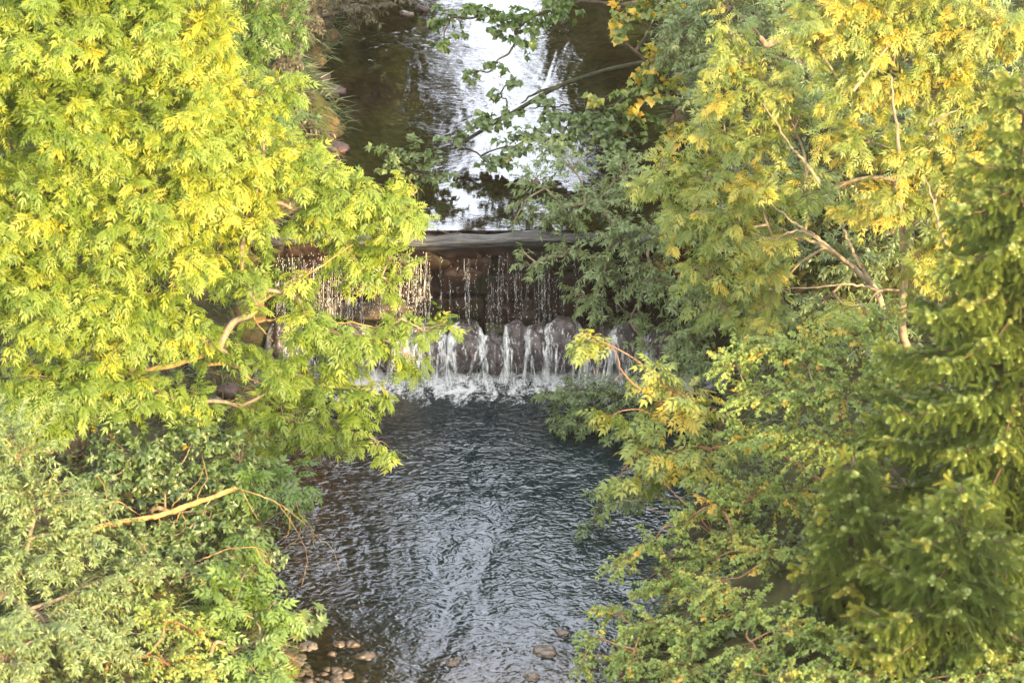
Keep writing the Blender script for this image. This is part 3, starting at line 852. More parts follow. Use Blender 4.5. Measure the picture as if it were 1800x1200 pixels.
# ---- left bank
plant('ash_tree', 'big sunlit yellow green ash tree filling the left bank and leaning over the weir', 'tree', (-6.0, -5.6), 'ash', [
    (60, 60, -4.5, 1.2, .9), (220, 50, -4.2, 1.1, .9), (330, 110, -4.0, .75, .8, 0, .22), (120, 220, -4.8, 1.1, .8), (290, 240, -4.7, .95, .8, 0, .1), (370, 330, -4.9, .65, .6, 0, .25),  # raised tints paint the sun on the crown's right-edge clumps
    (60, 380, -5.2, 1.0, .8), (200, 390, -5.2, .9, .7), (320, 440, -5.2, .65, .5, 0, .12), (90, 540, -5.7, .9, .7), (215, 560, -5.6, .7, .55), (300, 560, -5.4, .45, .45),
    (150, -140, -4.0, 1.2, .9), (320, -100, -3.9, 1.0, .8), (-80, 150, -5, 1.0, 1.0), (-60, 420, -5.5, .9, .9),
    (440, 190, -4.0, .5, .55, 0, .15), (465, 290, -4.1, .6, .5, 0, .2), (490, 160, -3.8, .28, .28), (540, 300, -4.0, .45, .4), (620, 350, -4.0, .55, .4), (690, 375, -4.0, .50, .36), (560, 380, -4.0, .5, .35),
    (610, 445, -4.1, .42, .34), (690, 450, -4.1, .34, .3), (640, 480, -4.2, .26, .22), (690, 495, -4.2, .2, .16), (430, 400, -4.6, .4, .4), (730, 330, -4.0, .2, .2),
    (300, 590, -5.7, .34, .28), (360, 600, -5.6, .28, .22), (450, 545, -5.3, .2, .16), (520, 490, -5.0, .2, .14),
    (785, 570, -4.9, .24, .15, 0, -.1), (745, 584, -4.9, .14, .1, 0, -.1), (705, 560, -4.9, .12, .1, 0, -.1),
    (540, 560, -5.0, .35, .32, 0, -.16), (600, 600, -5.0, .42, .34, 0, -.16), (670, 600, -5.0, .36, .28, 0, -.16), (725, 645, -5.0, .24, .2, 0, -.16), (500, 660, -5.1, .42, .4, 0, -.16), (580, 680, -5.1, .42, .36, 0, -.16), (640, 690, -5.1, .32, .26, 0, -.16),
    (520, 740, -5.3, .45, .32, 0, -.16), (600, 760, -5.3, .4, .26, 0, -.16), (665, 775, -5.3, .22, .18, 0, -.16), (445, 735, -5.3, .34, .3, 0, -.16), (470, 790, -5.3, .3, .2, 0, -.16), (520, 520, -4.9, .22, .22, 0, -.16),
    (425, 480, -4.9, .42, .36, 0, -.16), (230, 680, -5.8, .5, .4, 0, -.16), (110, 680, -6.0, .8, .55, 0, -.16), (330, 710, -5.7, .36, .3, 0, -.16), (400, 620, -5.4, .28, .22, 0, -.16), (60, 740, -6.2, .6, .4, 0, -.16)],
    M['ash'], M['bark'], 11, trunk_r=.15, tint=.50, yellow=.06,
    trunk=[at(120, 800, -5.6), at(165, 715, -5.5), at(230, 640, -5.3)],
    limbs=[([at(165, 715, -5.5), at(255, 590, -5.2), at(290, 530, -5.0), at(330, 430, -4.8)], .05, .02),
           ([at(230, 660, -5.4), at(355, 625, -5.2), at(395, 585, -5.1), at(450, 535, -5.0), at(500, 507, -4.9), at(560, 470, -4.7), at(620, 430, -4.3)], .032, .010),
           ([at(350, 642, -5.3), at(395, 640, -5.3), at(425, 650, -5.3), at(445, 668, -5.2), at(500, 690, -5.2)], .026, .012),
           ([at(215, 430, -4.7), at(238, 460, -4.7), at(255, 510, -4.8)], .02, .012),
           ([at(390, 460, -4.7), at(430, 520, -4.8), at(450, 565, -4.9), at(480, 600, -5.0)], .016, .008),
           ([at(450, 565, -4.9), at(500, 560, -4.9), at(560, 572, -4.9), at(620, 568, -4.9), at(690, 580, -4.9), at(770, 574, -4.9)], .016, .005)], limb_mat=M['twig'])
plant('ash_tree', 'young grey green ash at the top left, between the big ash and the water', 'tree', (-5.2, 1.2), 'ash', [
    (440, 40, .6, .5, .45), (480, 60, .6, .34, .34), (500, 30, .7, .28, .3), (420, 110, .3, .45, .4), (520, 75, .6, .16, .16), (470, 230, -.3, .4, .4), (450, -60, .6, .6, .5)],
    M['sapling'], M['bark_pale'], 12, trunk_r=.07, tint=.15, size=.85)
plant('willow', 'pale green willow billowing in the bottom left corner', 'tree', (-6.6, -10.2), 'willow', [
    (30, 780, -8.8, .55, .5), (70, 880, -9.2, .7, .5), (150, 940, -9.3, .6, .5), (40, 1000, -9.8, .75, .55), (170, 1060, -9.8, .6, .5), (90, 1130, -10.2, .7, .5), (200, 1150, -10.2, .5, .45), (240, 1010, -9.3, .35, .35), (0, 1180, -10.5, .6, .5), (-60, 850, -9.4, .7, .7)],
    M['pale'], M['bark'], 14, trunk_r=.09, tint=.35, yellow=.04)
plant('willow', 'smaller yellowing willow bush in front of the ash saplings', 'bush', (-4.7, -10.6), 'fine', [
    (300, 1090, -9.9, .36, .32), (350, 1120, -9.9, .30, .28), (300, 1170, -10.3, .45, .3), (370, 1180, -10.3, .28, .24), (250, 1080, -9.8, .3, .3)],
    M['shrub'], M['bark_red'], 15, trunk_r=.035, tint=.5, yellow=.1)
plant('ash_sapling', 'bright green ash sapling at the foot of the left bank', 'tree', (-3.6, -9.7), 'sapling', [
    (430, 1010, -8.6, .32, .28), (400, 1060, -9.0, .36, .3), (450, 1080, -9.0, .36, .3), (470, 1130, -9.3, .3, .26), (410, 1150, -9.5, .4, .3), (455, 1190, -9.8, .36, .25), (490, 1060, -8.9, .16, .16)],
    M['sapling'], M['bark'], 16, trunk_r=.03, tint=.45)
plant('maple_sapling', 'small maple sapling with broad lobed leaves over the stones', 'sapling', (-3.0, -8.5), 'palm', [
    (530, 1080, -8.0, .22, .16), (550, 1100, -8.1, .16, .12), (515, 1105, -8.2, .2, .14)], M['dark'], M['bark_red'], 17, trunk_r=.012, tint=.5, dens=1.2)
plant('hazel_bush', 'dark green hazel bush in the shade behind the dead branch', 'bush', (-4.6, -6.6), 'oval', [
    (430, 930, -7.0, .42, .34), (370, 920, -7.0, .45, .36), (300, 840, -6.6, .55, .42), (230, 800, -6.6, .5, .45), (400, 990, -7.6, .36, .3), (350, 780, -6.2, .45, .34), (420, 800, -6.2, .45, .36), (470, 985, -7.4, .26, .2), (390, 860, -6.6, .45, .36), (310, 960, -7.6, .45, .36), (180, 860, -7.0, .5, .4)],
    M['dark'], M['bark'], 18, trunk_r=.04, tint=.35)
plant('ash_sapling', 'drooping ash sapling behind the hanging bare twigs', 'tree', (-3.7, -6.6), 'sapling', [
    (480, 860, -6.6, .36, .24), (520, 850, -6.5, .2, .2), (440, 860, -6.6, .3, .28), (450, 960, -7.3, .2, .2), (500, 900, -6.7, .2, .16)], M['sapling'], M['bark'], 19, trunk_r=.025, tint=.1)
plant('viburnum_bush', 'mixed low bush below the dead branch with small leaves', 'bush', (-4.4, -8.8), 'fine', [
    (330, 1010, -8.3, .4, .3), (400, 1040, -8.5, .3, .24), (270, 1000, -8.4, .4, .3), (240, 950, -8.2, .35, .3), (470, 1030, -8.4, .22, .18)], M['dark'], M['bark'], 20, trunk_r=.02, tint=.5, yellow=.05)

# dead branch
rd = np.random.default_rng(21)
gd = Geo()
P0 = [at(150, 935, -8.0), at(200, 920, -7.9), at(280, 905, -7.8), at(340, 885, -7.6), at(415, 858, -7.4)]
cv = curve(P0, 10, .004, rd); gd.tube(cv, np.linspace(.036, .030, len(cv)) * (1 + .12 * rd.normal(0, 1, len(cv)).clip(-1, 1)), 9)
dead = thing('dead_branch', 'bare orange sunlit dead branch reaching over the left bank', 'branch', P0[0])
gd.build('limb', M['deadwood'], dead)
gd = Geo()
def tw(pts, r0, r1=.003, Y=-7.6):
    cv = curve([at(p[0], p[1], p[2] if len(p) > 2 else Y) for p in pts], 6, .005, rd); gd.tube(cv, np.linspace(r0, r1, len(cv)), 5)
tw([(415, 858, -7.4), (450, 868), (490, 885), (530, 915), (560, 945), (585, 965), (597, 1003)], .009)
tw([(490, 885), (520, 930), (540, 975), (530, 1030)], .006); tw([(530, 915), (525, 945), (505, 960)], .005); tw([(520, 880), (528, 905), (548, 930), (550, 950)], .005)
tw([(510, 905), (508, 935), (496, 945)], .007); tw([(545, 930), (552, 950), (548, 965)], .006); tw([(425, 862), (440, 890), (455, 915)], .008)
tw([(280, 905), (278, 930), (255, 965)], .010); tw([(318, 893), (310, 915), (298, 930)], .009); tw([(318, 893), (325, 930), (290, 945)], .006)
tw([(190, 925), (175, 895), (205, 880), (230, 895), (252, 908)], .013); tw([(205, 880), (185, 885), (163, 902)], .009); tw([(188, 878), (183, 855), (168, 830)], .008); tw([(205, 884), (190, 900), (178, 912)], .008)
tw([(282, 904), (275, 882), (292, 885)], .008); tw([(300, 897), (310, 880), (345, 850), (360, 820)], .008); tw([(345, 882), (352, 860), (364, 840), (355, 800)], .007)
tw([(230, 985, -8.1), (300, 990, -8.1), (350, 985, -8.0), (400, 965, -7.9), (450, 962, -7.8), (470, 975, -7.8)], .012); tw([(355, 990, -8.0), (368, 1010, -8), (375, 1030, -8)], .010)
tw([(390, 1020, -8.2), (430, 1018, -8.2), (460, 1035, -8.2), (470, 1070, -8.2)], .010); tw([(285, 990, -8.1), (290, 1015, -8.1), (300, 1035, -8.1)], .007)
tw([(450, 962, -7.8), (462, 985, -7.8), (485, 1003, -7.8)], .008)
gd.build('twigs', M['twig'], dead)

# upper left: grey bush
plant('grey_bush', 'brownish grey bush of thin leaves at the top left waterline', 'bush', (-3.3, 7.6), 'willow', [
    (540, 20, 6.8, .4, .3), (600, 25, 6.6, .4, .26), (650, 20, 6.6, .36, .22), (690, 0, 6.8, .3, .24), (560, 60, 6.2, .25, .16), (630, -40, 7.2, .6, .4), (520, 60, 5.8, .4, .3), (500, 110, 5.0, .34, .26)], M['grey'], M['bark_dark'], 22, trunk_r=.03, tint=.4, dens=1.0)
plant('brown_shrub', 'low dark brown shrub on the shaded bank left of the upper water', 'bush', (-3.6, 4.0), 'oval', [(530, 130, 4.6, .22, .16), (540, 180, 4.0, .2, .14), (545, 240, 3.0, .26, .16), (510, 150, 4.0, .26, .2), (575, 270, 2.4, .22, .12), (500, 220, 3.2, .3, .24), (520, 265, 2.4, .3, .2)],
    M['grey'], M['bark_dark'], 41, trunk_r=.02, tint=.15, dens=.7)
plant('maple_sapling', 'small grey green maple seedling on the upper left bank', 'sapling', (-3.2, 2.4), 'palm', [(525, 190, 2.6, .14, .1), (545, 210, 2.5, .12, .08)], M['dark'], M['bark'], 23, trunk_r=.01, tint=.3)

# ---- upstream, over the water
plant('hazel_tree', 'hazel tree hanging round leaved branches over the upper water', 'tree', (3.6, 6.2), 'round', [
    (790, 40, 4.0, .36, .22), (850, 25, 4.0, .40, .22), (920, 40, 4.0, .40, .26), (985, 20, 4.2, .34, .24), (900, 85, 3.8, .28, .18), (830, 130, 3.6, .22, .10), (870, 120, 3.6, .18, .12), (780, 80, 3.8, .2, .14), (950, -60, 4.4, .6, .4), (1050, -120, 5.0, .8, .6)],
    M['alder'], M['bark_dark'], 24, trunk_r=.06, tint=.2, yellow=.03, dens=1.3)
plant('alder_tree', 'alder turning yellow on the upper right bank', 'tree', (2.9, 3.0), 'round', [
    (1110, 40, 2.8, .36, .32), (1080, 70, 2.7, .24, .24), (1140, 110, 2.5, .4, .34), (1180, 170, 2.2, .36, .3), (1120, 170, 2.3, .28, .22), (1130, 220, 2.1, .3, .22), (1050, 180, 2.4, .2, .14), (1190, 230, 2.0, .34, .28), (1160, 20, 2.9, .4, .34), (1120, -60, 3.2, .6, .5)],
    M['alder'], M['bark_dark'], 25, trunk_r=.08, tint=.5, yellow=.28)
fl = [[at(1200, 95, 3.6), at(1140, 110, 3.5), at(1075, 118, 3.4), at(1000, 145, 3.3), at(965, 180, 3.1), at(905, 196, 3.0), at(855, 232, 2.7), at(800, 258, 2.5), at(765, 262, 2.4)]]
plant('fallen_tree', 'dark fallen tree with leaves lying across the upper water', 'tree', (3.1, 3.8), 'round', [
    (850, 215, 2.8, .28, .16), (900, 200, 2.9, .22, .12), (930, 240, 2.4, .3, .16), (870, 290, 2.0, .28, .16), (960, 180, 3.0, .22, .12), (900, 260, 2.3, .25, .14), (800, 240, 2.6, .2, .1), (880, 165, 3.2, .12, .08), (980, 210, 2.7, .3, .16), (1000, 250, 2.2, .36, .2), (1060, 220, 2.3, .36, .24), (1020, 210, 2.5, .25, .15), (1090, 260, 1.9, .3, .2), (900, 140, 3.3, .1, .06)],
    M['dark'], M['bark_log'], 26, trunk_r=.042, tint=.3, yellow=.04, dens=2.0, trunk=[at(1140, 110, 3.5), at(1000, 145, 3.3), at(905, 196, 3.0), at(800, 258, 2.5)],
    limbs=[([at(1180, 160, 3.0), at(1110, 170, 2.9), at(1060, 190, 2.7), at(1000, 185, 2.8), at(930, 190, 2.9)], .03, .012),
           ([at(1000, 145, 3.3), at(940, 165, 3.2), at(915, 182, 3.1)], .03, .012), ([at(905, 196, 3.0), at(800, 235, 2.8), at(750, 232, 2.7)], .012, .005)])
plant('willow_bush', 'dark low willow bush in the water beside the fallen tree tip', 'bush', (-1.3, 2.3), 'oval', [
    (680, 268, 1.9, .32, .20), (730, 268, 1.9, .32, .22), (760, 285, 1.8, .26, .18), (700, 300, 1.7, .34, .16), (780, 310, 1.6, .22, .12), (745, 310, 1.6, .26, .14)], M['dark'], M['bark_dark'], 27, trunk_r=.025, tint=.4, dens=.9)

# ---- right bank
plant('willow_tree', 'grey green willow overhanging the right half of the weir', 'tree', (3.0, .2), 'willow', [
    (915, 310, .35, .2, .16), (905, 395, 0, .2, .16), (920, 440, -.3, .2, .14), (1010, 520, -.7, .26, .2), (960, 260, .6, .30, .26), (1000, 290, .4, .36, .3), (940, 320, .3, .32, .26), (1050, 350, .1, .5, .4), (985, 380, 0, .45, .34), (920, 360, .1, .25, .2), (1080, 420, -.3, .5, .4), (990, 450, -.4, .42, .26), (930, 470, -.5, .28, .18),
    (1150, 420, -.4, .5, .45), (1060, 490, -.6, .45, .34), (1130, 500, -.7, .5, .4), (1040, 540, -.7, .32, .24), (1200, 520, -.9, .5, .4), (1110, 570, -.8, .36, .22), (1200, 600, -1.2, .5, .34), (1240, 560, -1.0, .5, .4), (1130, 620, -1.2, .3, .2), (1100, 300, .3, .45, .4)],
    M['willow'], M['bark'], 28, trunk_r=.09, tint=.3, dens=.85)
plant('willow_bush', 'dark blue green willow bush hanging into the pool at the right', 'bush', (2.9, -2.2), 'willow', [
    (1000, 690, -1.9, .34, .24), (950, 692, -1.8, .2, .13), (985, 735, -2.1, .3, .18), (1040, 730, -2.1, .38, .28), (1000, 745, -2.1, .3, .18), (1090, 700, -2.1, .36, .26), (1100, 760, -2.4, .36, .24), (1050, 690, -2.0, .3, .2)], M['dark'], M['bark_dark'], 29, trunk_r=.03, tint=.35, dens=1.4)
plant('willow_bush', 'shaded bush leaning over the pool below the small yellow ash', 'bush', (2.7, -5.0), 'willow', [
    (1060, 880, -4.6, .25, .2), (1100, 880, -4.8, .34, .26), (1140, 860, -4.9, .36, .28), (1040, 930, -4.9, .2, .16), (1230, 640, -2.2, .4, .3), (1180, 650, -2.2, .34, .26)], M['dark'], M['bark_dark'], 30, trunk_r=.02, tint=.4)
plant('ash_tree', 'golden lit ash with its tip leaning left over the alder', 'tree', (4.8, -2.6), 'ash', [
    (1285, 60, -2.4, .26, .3), (1300, 110, -2.4, .36, .34), (1270, 180, -2.5, .38, .32), (1350, 150, -2.4, .5, .4), (1240, 240, -2.6, .36, .28), (1320, 240, -2.6, .45, .36), (1390, 210, -2.6, .4, .35), (1170, 290, -2.8, .32, .26), (1240, 320, -2.8, .5, .34), (1150, 340, -2.9, .28, .24), (1330, 340, -2.8, .5, .36),
    (1200, 390, -3.0, .42, .32), (1280, 410, -3.0, .5, .36), (1360, 420, -3.0, .4, .32), (1240, 480, -3.2, .4, .32), (1320, 490, -3.2, .45, .34), (1260, 550, -3.3, .34, .28), (1350, 560, -3.3, .45, .3), (1420, 330, -2.9, .35, .3)],
    M['ash_gold'], M['bark_pale'], 31, trunk_r=.055, tint=.52, yellow=.12, size=.9, dens=.9,
    trunk=[at(1560, 610, -3.0), at(1545, 520, -2.9), at(1500, 470, -2.9)],
    limbs=[([at(1545, 520, -3.2), at(1515, 470, -3.3), at(1495, 430, -3.3), at(1480, 395, -3.3), at(1470, 350, -3.1)], .03, .014),
           ([at(1500, 470, -3.2), at(1440, 420, -3.3), at(1400, 395, -3.3), at(1370, 370, -3.2), at(1320, 330, -3.0)], .024, .009),
           ([at(1440, 320, -3.2), at(1410, 280, -3.2), at(1385, 250, -3.2), at(1340, 180, -3.0)], .024, .010),
           ([at(1550, 512, -3.3), at(1500, 500, -3.5), at(1440, 505, -3.5), at(1350, 510, -3.4)], .02, .008),
           ([at(1440, 420, -3.3), at(1400, 405, -3.5), at(1360, 420, -3.5), at(1325, 410, -3.4)], .018, .008)], limb_mat=M['bark_pale'])
plant('ash_tree', 'tall golden ash with drooping clusters in the upper right corner', 'tree', (5.6, -3.4), 'ash', [
    (1480, 30, -3.2, .6, .5), (1570, 50, -3.2, .7, .55), (1660, 50, -3.3, .65, .5), (1560, 150, -3.5, .5, .42), (1480, 150, -3.4, .45, .4), (1650, 160, -3.6, .55, .45), (1750, 60, -3.6, .6, .5), (1740, 180, -3.8, .55, .45), (1500, 250, -3.5, .5, .38), (1600, 260, -3.7, .5, .4), (1690, 280, -3.9, .55, .42), (1560, 350, -3.8, .42, .34), (1640, 370, -3.9, .45, .36), (1700, 440, -4.1, .45, .36), (1780, 300, -4.0, .5, .5), (1490, 380, -3.6, .3, .25), (1480, 560, -4.0, .36, .26), (1560, -80, -3.2, .8, .6), (1420, 70, -3.2, .4, .36), (1620, 470, -4.1, .4, .34)],
    M['ash_gold'], M['bark_pale'], 32, trunk_r=.065, tint=.58, yellow=.16, size=.9, dens=.9,
    trunk=[at(1590, 600, -3.6), at(1590, 480, -3.6), at(1585, 380, -3.6)],
    limbs=[([at(1585, 380, -3.9), at(1580, 260, -4.0), at(1572, 190, -4.0), at(1568, 135, -3.9)], .028, .016),
           ([at(1690, 500, -4.3), at(1655, 410, -4.4), at(1645, 370, -4.4), at(1625, 310, -4.2)], .022, .01),
           ([at(1500, 160, -3.9), at(1540, 110, -3.8), at(1580, 60, -3.7)], .02, .01), ([at(1635, 220, -4.1), at(1660, 205, -4.2), at(1690, 190, -4.2)], .016, .008)], limb_mat=M['bark_pale'])
plant('willow_tree', 'grey green willow at the top edge behind the golden ash tip', 'tree', (4.4, 3.4), 'willow', [
    (1200, 50, 2.2, .5, .45), (1240, 120, 1.9, .45, .4), (1180, 100, 2.2, .36, .34), (1260, 20, 2.2, .5, .45), (1360, 40, 1.6, .55, .45), (1230, 190, 1.4, .36, .3), (1420, 150, 1.0, .6, .5), (1300, -50, 2.3, .7, .5)], M['willow'], M['bark'], 33, trunk_r=.08, tint=.25, dens=.8)
plant('willow_tree', 'shaded grey green willow seen in the gaps behind the golden ashes', 'tree', (6.2, .2), 'willow', [
    (1350, 300, -.4, .6, .55), (1450, 350, -.6, .7, .6), (1380, 450, -1.0, .7, .6), (1500, 470, -1.2, .7, .6), (1600, 400, -1.0, .8, .6), (1700, 120, .3, .8, .7), (1780, 60, .3, .7, .6), (1620, 250, -.4, .8, .7), (1300, 400, -.8, .5, .5), (1330, 560, -1.4, .6, .4), (1430, 560, -1.5, .6, .45), (1530, 600, -1.6, .7, .5), (1760, 240, -.2, .7, .6), (1500, 200, .2, .8, .6)], M['willow'], M['bark'], 34, trunk_r=.10, tint=.2, dens=.6, size=1.15)
plant('ash_sapling', 'small golden ash leaning over the pool with a long bare twig', 'tree', (3.9, -6.0), 'sapling', [
    (1045, 595, -5.1, .17, .11), (1030, 610, -5.1, .1, .08), (1150, 655, -5.3, .22, .18), (1180, 690, -5.4, .32, .26), (1150, 730, -5.5, .3, .22), (1220, 720, -5.5, .36, .28), (1070, 735, -5.6, .24, .12), (1130, 790, -5.7, .3, .2), (1090, 840, -5.9, .26, .16), (1190, 790, -5.8, .4, .26), (1250, 790, -5.9, .36, .3), (1160, 840, -5.9, .3, .2), (1240, 860, -6.2, .34, .24)],
    M['ash_gold'], M['bark_red'], 35, trunk_r=.04, tint=.5, yellow=.22, dens=1.0, limbs=[([at(1240, 760, -5.70), at(1180, 720, -5.60), at(1120, 680, -5.40), at(1092, 650, -5.30), at(1085, 625, -5.20), at(1060, 600, -5.15)], .018, .006), ([at(1100, 655, -5.30), at(1075, 670, -5.30)], .007, .003)])
plant('dogwood_bush', 'rounded fine leaved bush between the golden ash and the spruce', 'bush', (5.0, -6.8), 'fine', [
    (1290, 640, -6.2, .4, .3), (1350, 610, -6.2, .4, .3), (1420, 610, -6.3, .45, .34), (1500, 590, -6.4, .4, .3), (1560, 560, -6.3, .3, .3), (1320, 700, -6.5, .42, .34), (1400, 700, -6.7, .5, .38), (1480, 690, -6.8, .5, .4), (1560, 660, -6.7, .45, .4), (1360, 780, -7.0, .45, .34), (1440, 790, -7.2, .5, .36), (1300, 770, -6.8, .36, .28), (1600, 720, -6.9, .5, .4), (1540, 780, -7.1, .5, .4)],
    M['shrub'], M['bark'], 36, trunk_r=.04, tint=.42, yellow=.16)
plant('dogwood_bush', 'red stemmed bush with yellowing leaves at the right water edge', 'bush', (3.3, -7.8), 'fine', [
    (1260, 880, -7.0, .36, .26), (1200, 920, -7.2, .32, .26), (1290, 940, -7.4, .42, .3), (1140, 960, -7.4, .34, .24), (1230, 990, -7.6, .45, .32), (1090, 1000, -7.7, .28, .2), (1160, 1040, -7.9, .45, .3), (1330, 870, -6.9, .4, .3), (1350, 980, -7.6, .45, .34), (1250, 1060, -8.0, .45, .3), (1400, 880, -7.0, .4, .34)],
    M['shrub'], M['bark_red'], 37, trunk_r=.035, tint=.4, yellow=.2,
    limbs=[([at(1330, 1000, -7.2), at(1260, 940, -7.0), at(1210, 890, -6.8), at(1170, 850, -6.6), at(1150, 810, -6.4)], .013, .004), ([at(1300, 1000, -7.2), at(1240, 930, -7.0), at(1180, 905, -6.9), at(1130, 890, -6.8)], .010, .003)])
plant('bramble_bush', 'low bramble bush at the bottom of the right bank', 'bush', (2.8, -8.6), 'fine', [
    (1070, 1080, -8.2, .32, .24), (1130, 1110, -8.6, .42, .28), (1040, 1130, -8.7, .24, .18), (1220, 1130, -8.8, .45, .3), (1100, 1170, -9.1, .42, .28), (1020, 1180, -9.1, .22, .16), (1200, 1190, -9.3, .5, .3), (1320, 1090, -8.6, .45, .34), (1310, 1180, -9.2, .45, .32), (1400, 1120, -8.8, .45, .36), (1400, 1200, -9.4, .4, .3)],
    M['shrub'], M['bark_red'], 38, trunk_r=.03, tint=.34, yellow=.12)
plant('bramble_bush', 'low bramble bush under the spruces at the bottom right', 'bush', (4.6, -11.0), 'fine', [
    (1440, 1190, -9.6, .4, .28), (1520, 1200, -10.0, .42, .28), (1610, 1200, -10.4, .42, .28), (1700, 1200, -10.8, .42, .28), (1480, 1140, -9.4, .36, .26), (1780, 1190, -11.0, .42, .3)],
    M['shrub'], M['bark_red'], 40, trunk_r=.025, tint=.25, yellow=.05)
plant('birch_sapling', 'thin birch sapling with sparse pale leaves reaching over the pool', 'sapling', (3.1, -6.0), 'oval', [
    (1080, 890, -5.7, .16, .1), (1130, 880, -5.7, .2, .1), (1180, 880, -5.8, .2, .14), (1060, 910, -5.7, .1, .06), (1260, 830, -5.6, .25, .2), (1290, 850, -5.6, .25, .2)], M['pale'], M['bark_pale'], 39, trunk_r=.014, tint=.4, dens=.8, size=.8)

# ------------------------------------------------------------------ spruces
def spruce(label, apex, base, half_w, seed, nbr=70, droop=.35, tint=.35, trunk_r=.10, shoot=.14, dens=1.0):
    rng = np.random.default_rng(seed)
    apex = np.array(apex); base = np.array([base[0], base[1], hz(base[0], base[1]) - .05])
    root = thing('spruce_tree', label, 'tree', base)
    tg = Geo(); tcv = curve([base, (base + apex) / 2, apex], 8); tg.tube(tcv, np.linspace(trunk_r, .012, len(tcv)), 10); tg.build('trunk', M['bark_dark'], root)
    H = apex[2] - base[2]
    bg_ = Geo()
    SP, SA, SL, ST = [], [], [], []
    for b in range(nbr):
        t = (b + rng.uniform(0, 1)) / nbr
        t = t ** .85                                # 0 apex .. 1 base
        p0 = apex + (base - apex) * t
        L_ = half_w * (t ** .85) * rng.uniform(.78, 1.12) + .12
        az = b * 2.39996 + rng.uniform(-.3, .3)
        out = np.array([math.cos(az), math.sin(az), 0.0])
        rise = .45 * (1 - t)
        pts = [p0, p0 + out * L_ * .35 + np.array([0, 0, L_ * (rise * .3 - droop * .12)]), p0 + out * L_ * .72 + np.array([0, 0, L_ * (rise * .6 - droop * .42)]), p0 + out * L_ + np.array([0, 0, L_ * (rise - droop * .42)])]
        cv = curve(pts, 8)
        bg_.tube(cv, np.linspace(.022 * min(1, L_) + .006, .004, len(cv)), 5)
        seglen = np.linalg.norm(np.diff(cv, axis=0), axis=1).sum()
        side = np.cross(out, [0, 0, 1.0])
        ns = max(5, int(seglen / .085 * dens))
        bt = np.clip(tint + rng.normal(0, .12), 0, 1)
        for q in range(ns):
            s = .12 + .88 * (q + rng.uniform(0, 1)) / ns
            f = s * (len(cv) - 1); i0 = min(int(f), len(cv) - 2); pt = cv[i0] + (cv[i0 + 1] - cv[i0]) * (f - i0)
            fw = nrm(cv[i0 + 1] - cv[i0])
            for sg in (1, -1):
                l2 = (.16 + .40 * min(1, L_) * (1 - s) ** .7 * 1.0) * rng.uniform(.7, 1.2)
                a2 = nrm(fw * .8 + side * sg * .8 + rng.normal(0, .15, 3) + np.array([0, 0, -.18]))
                nsh = max(1, int(l2 / .10))
                for h_ in range(nsh):
                    u = (h_ + .3) / nsh
                    pp = pt + a2 * l2 * u + np.array([0, 0, -.25 * l2 * u * u])
                    hang = rng.uniform(.35, 1.0) if s < .85 else rng.uniform(-.1, .3)
                    for s3 in ((1, -1) if h_ < nsh - 1 else (0,)):
                        a3 = nrm(a2 * .75 + np.cross(a2, [0, 0, 1.0]) * s3 * .55 + np.array([0, 0, -hang * .8]) + rng.normal(0, .12, 3))
                        SP.append(pp); SA.append(nrm(a3 + rng.normal(0, .16, 3))); SL.append(shoot * rng.uniform(.6, 1.15)); ST.append(bt + .25 * (s > .85) + rng.normal(0, .06))
        for q in range(ns):
            f = (.1 + .9 * rng.uniform(0, 1)) * (len(cv) - 1); i0 = min(int(f), len(cv) - 2); pt = cv[i0] + (cv[i0 + 1] - cv[i0]) * (f - i0)
            fw = nrm(cv[i0 + 1] - cv[i0])
            SP.append(pt); SA.append(nrm(fw + np.array([0, 0, .45]) + side * rng.normal(0, .5))); SL.append(shoot * rng.uniform(.5, .9)); ST.append(bt + .15 + rng.normal(0, .06))
        SP.append(cv[-1] - fw * .05); SA.append(nrm(fw + np.array([0, 0, .3]))); SL.append(shoot); ST.append(bt + .35)
    bg_.build('branches', M['bark_twig'], root)
    SP, SA, SL, ST = np.array(SP), nrm(np.array(SA)), np.array(SL), np.array(ST)
    # needle brushes
    nn = 46
    k = np.arange(nn)
    u = (k + .5) / nn; ph = k * 2.39996
    ref = np.where(np.abs(SA[:, 2:3]) < .9, np.array([[0, 0, 1.0]]), np.array([[1.0, 0, 0]]))
    B1 = nrm(np.cross(SA, ref)); B2 = np.cross(SA, B1)
    rad_ = B1[:, None] * np.cos(ph)[None, :, None] + B2[:, None] * np.sin(ph)[None, :, None]
    ndl = .046 * (1 - .35 * u ** 3)
    root_p = SP[:, None] + SA[:, None] * (u[None, :, None] * SL[:, None, None])
    tan = np.cross(SA[:, None], rad_)
    tipp = root_p + (rad_ * 1.0 + SA[:, None] * .4) * ndl[None, :, None]
    wv = .0058
    V = np.stack([root_p - tan * wv, root_p + tan * wv, tipp + rad_ * .0], 2).reshape(-1, 3)
    F = np.arange(len(V)).reshape(-1, 3)
    T = np.repeat(np.clip(ST, 0, 1), nn * 3)
    # shoot cores
    th = np.array([0, 2.094, 4.189])
    ring = (B1[:, None] * np.cos(th)[None, :, None] + B2[:, None] * np.sin(th)[None, :, None]) * .005
    CV = np.concatenate([SP[:, None] + ring, (SP + SA * SL[:, None])[:, None]], 1).reshape(-1, 3)
    CF = (np.array([[0, 1, 3], [1, 2, 3], [2, 0, 3]])[None] + (np.arange(len(SP)) * 4)[:, None, None]).reshape(-1, 3) + len(V)
    mesh('crown', np.vstack([V, CV]), np.vstack([F, CF]), M['spruce'], root, tint=np.concatenate([T, np.repeat(np.clip(ST, 0, 1), 4)]))
    return root
spruce('tall dark olive spruce with drooping branches along the right edge', at(1800, 130, -8.6), (at(1800, 600, -8.6)[0] + .1, -8.6), 2.3, 51, nbr=115)
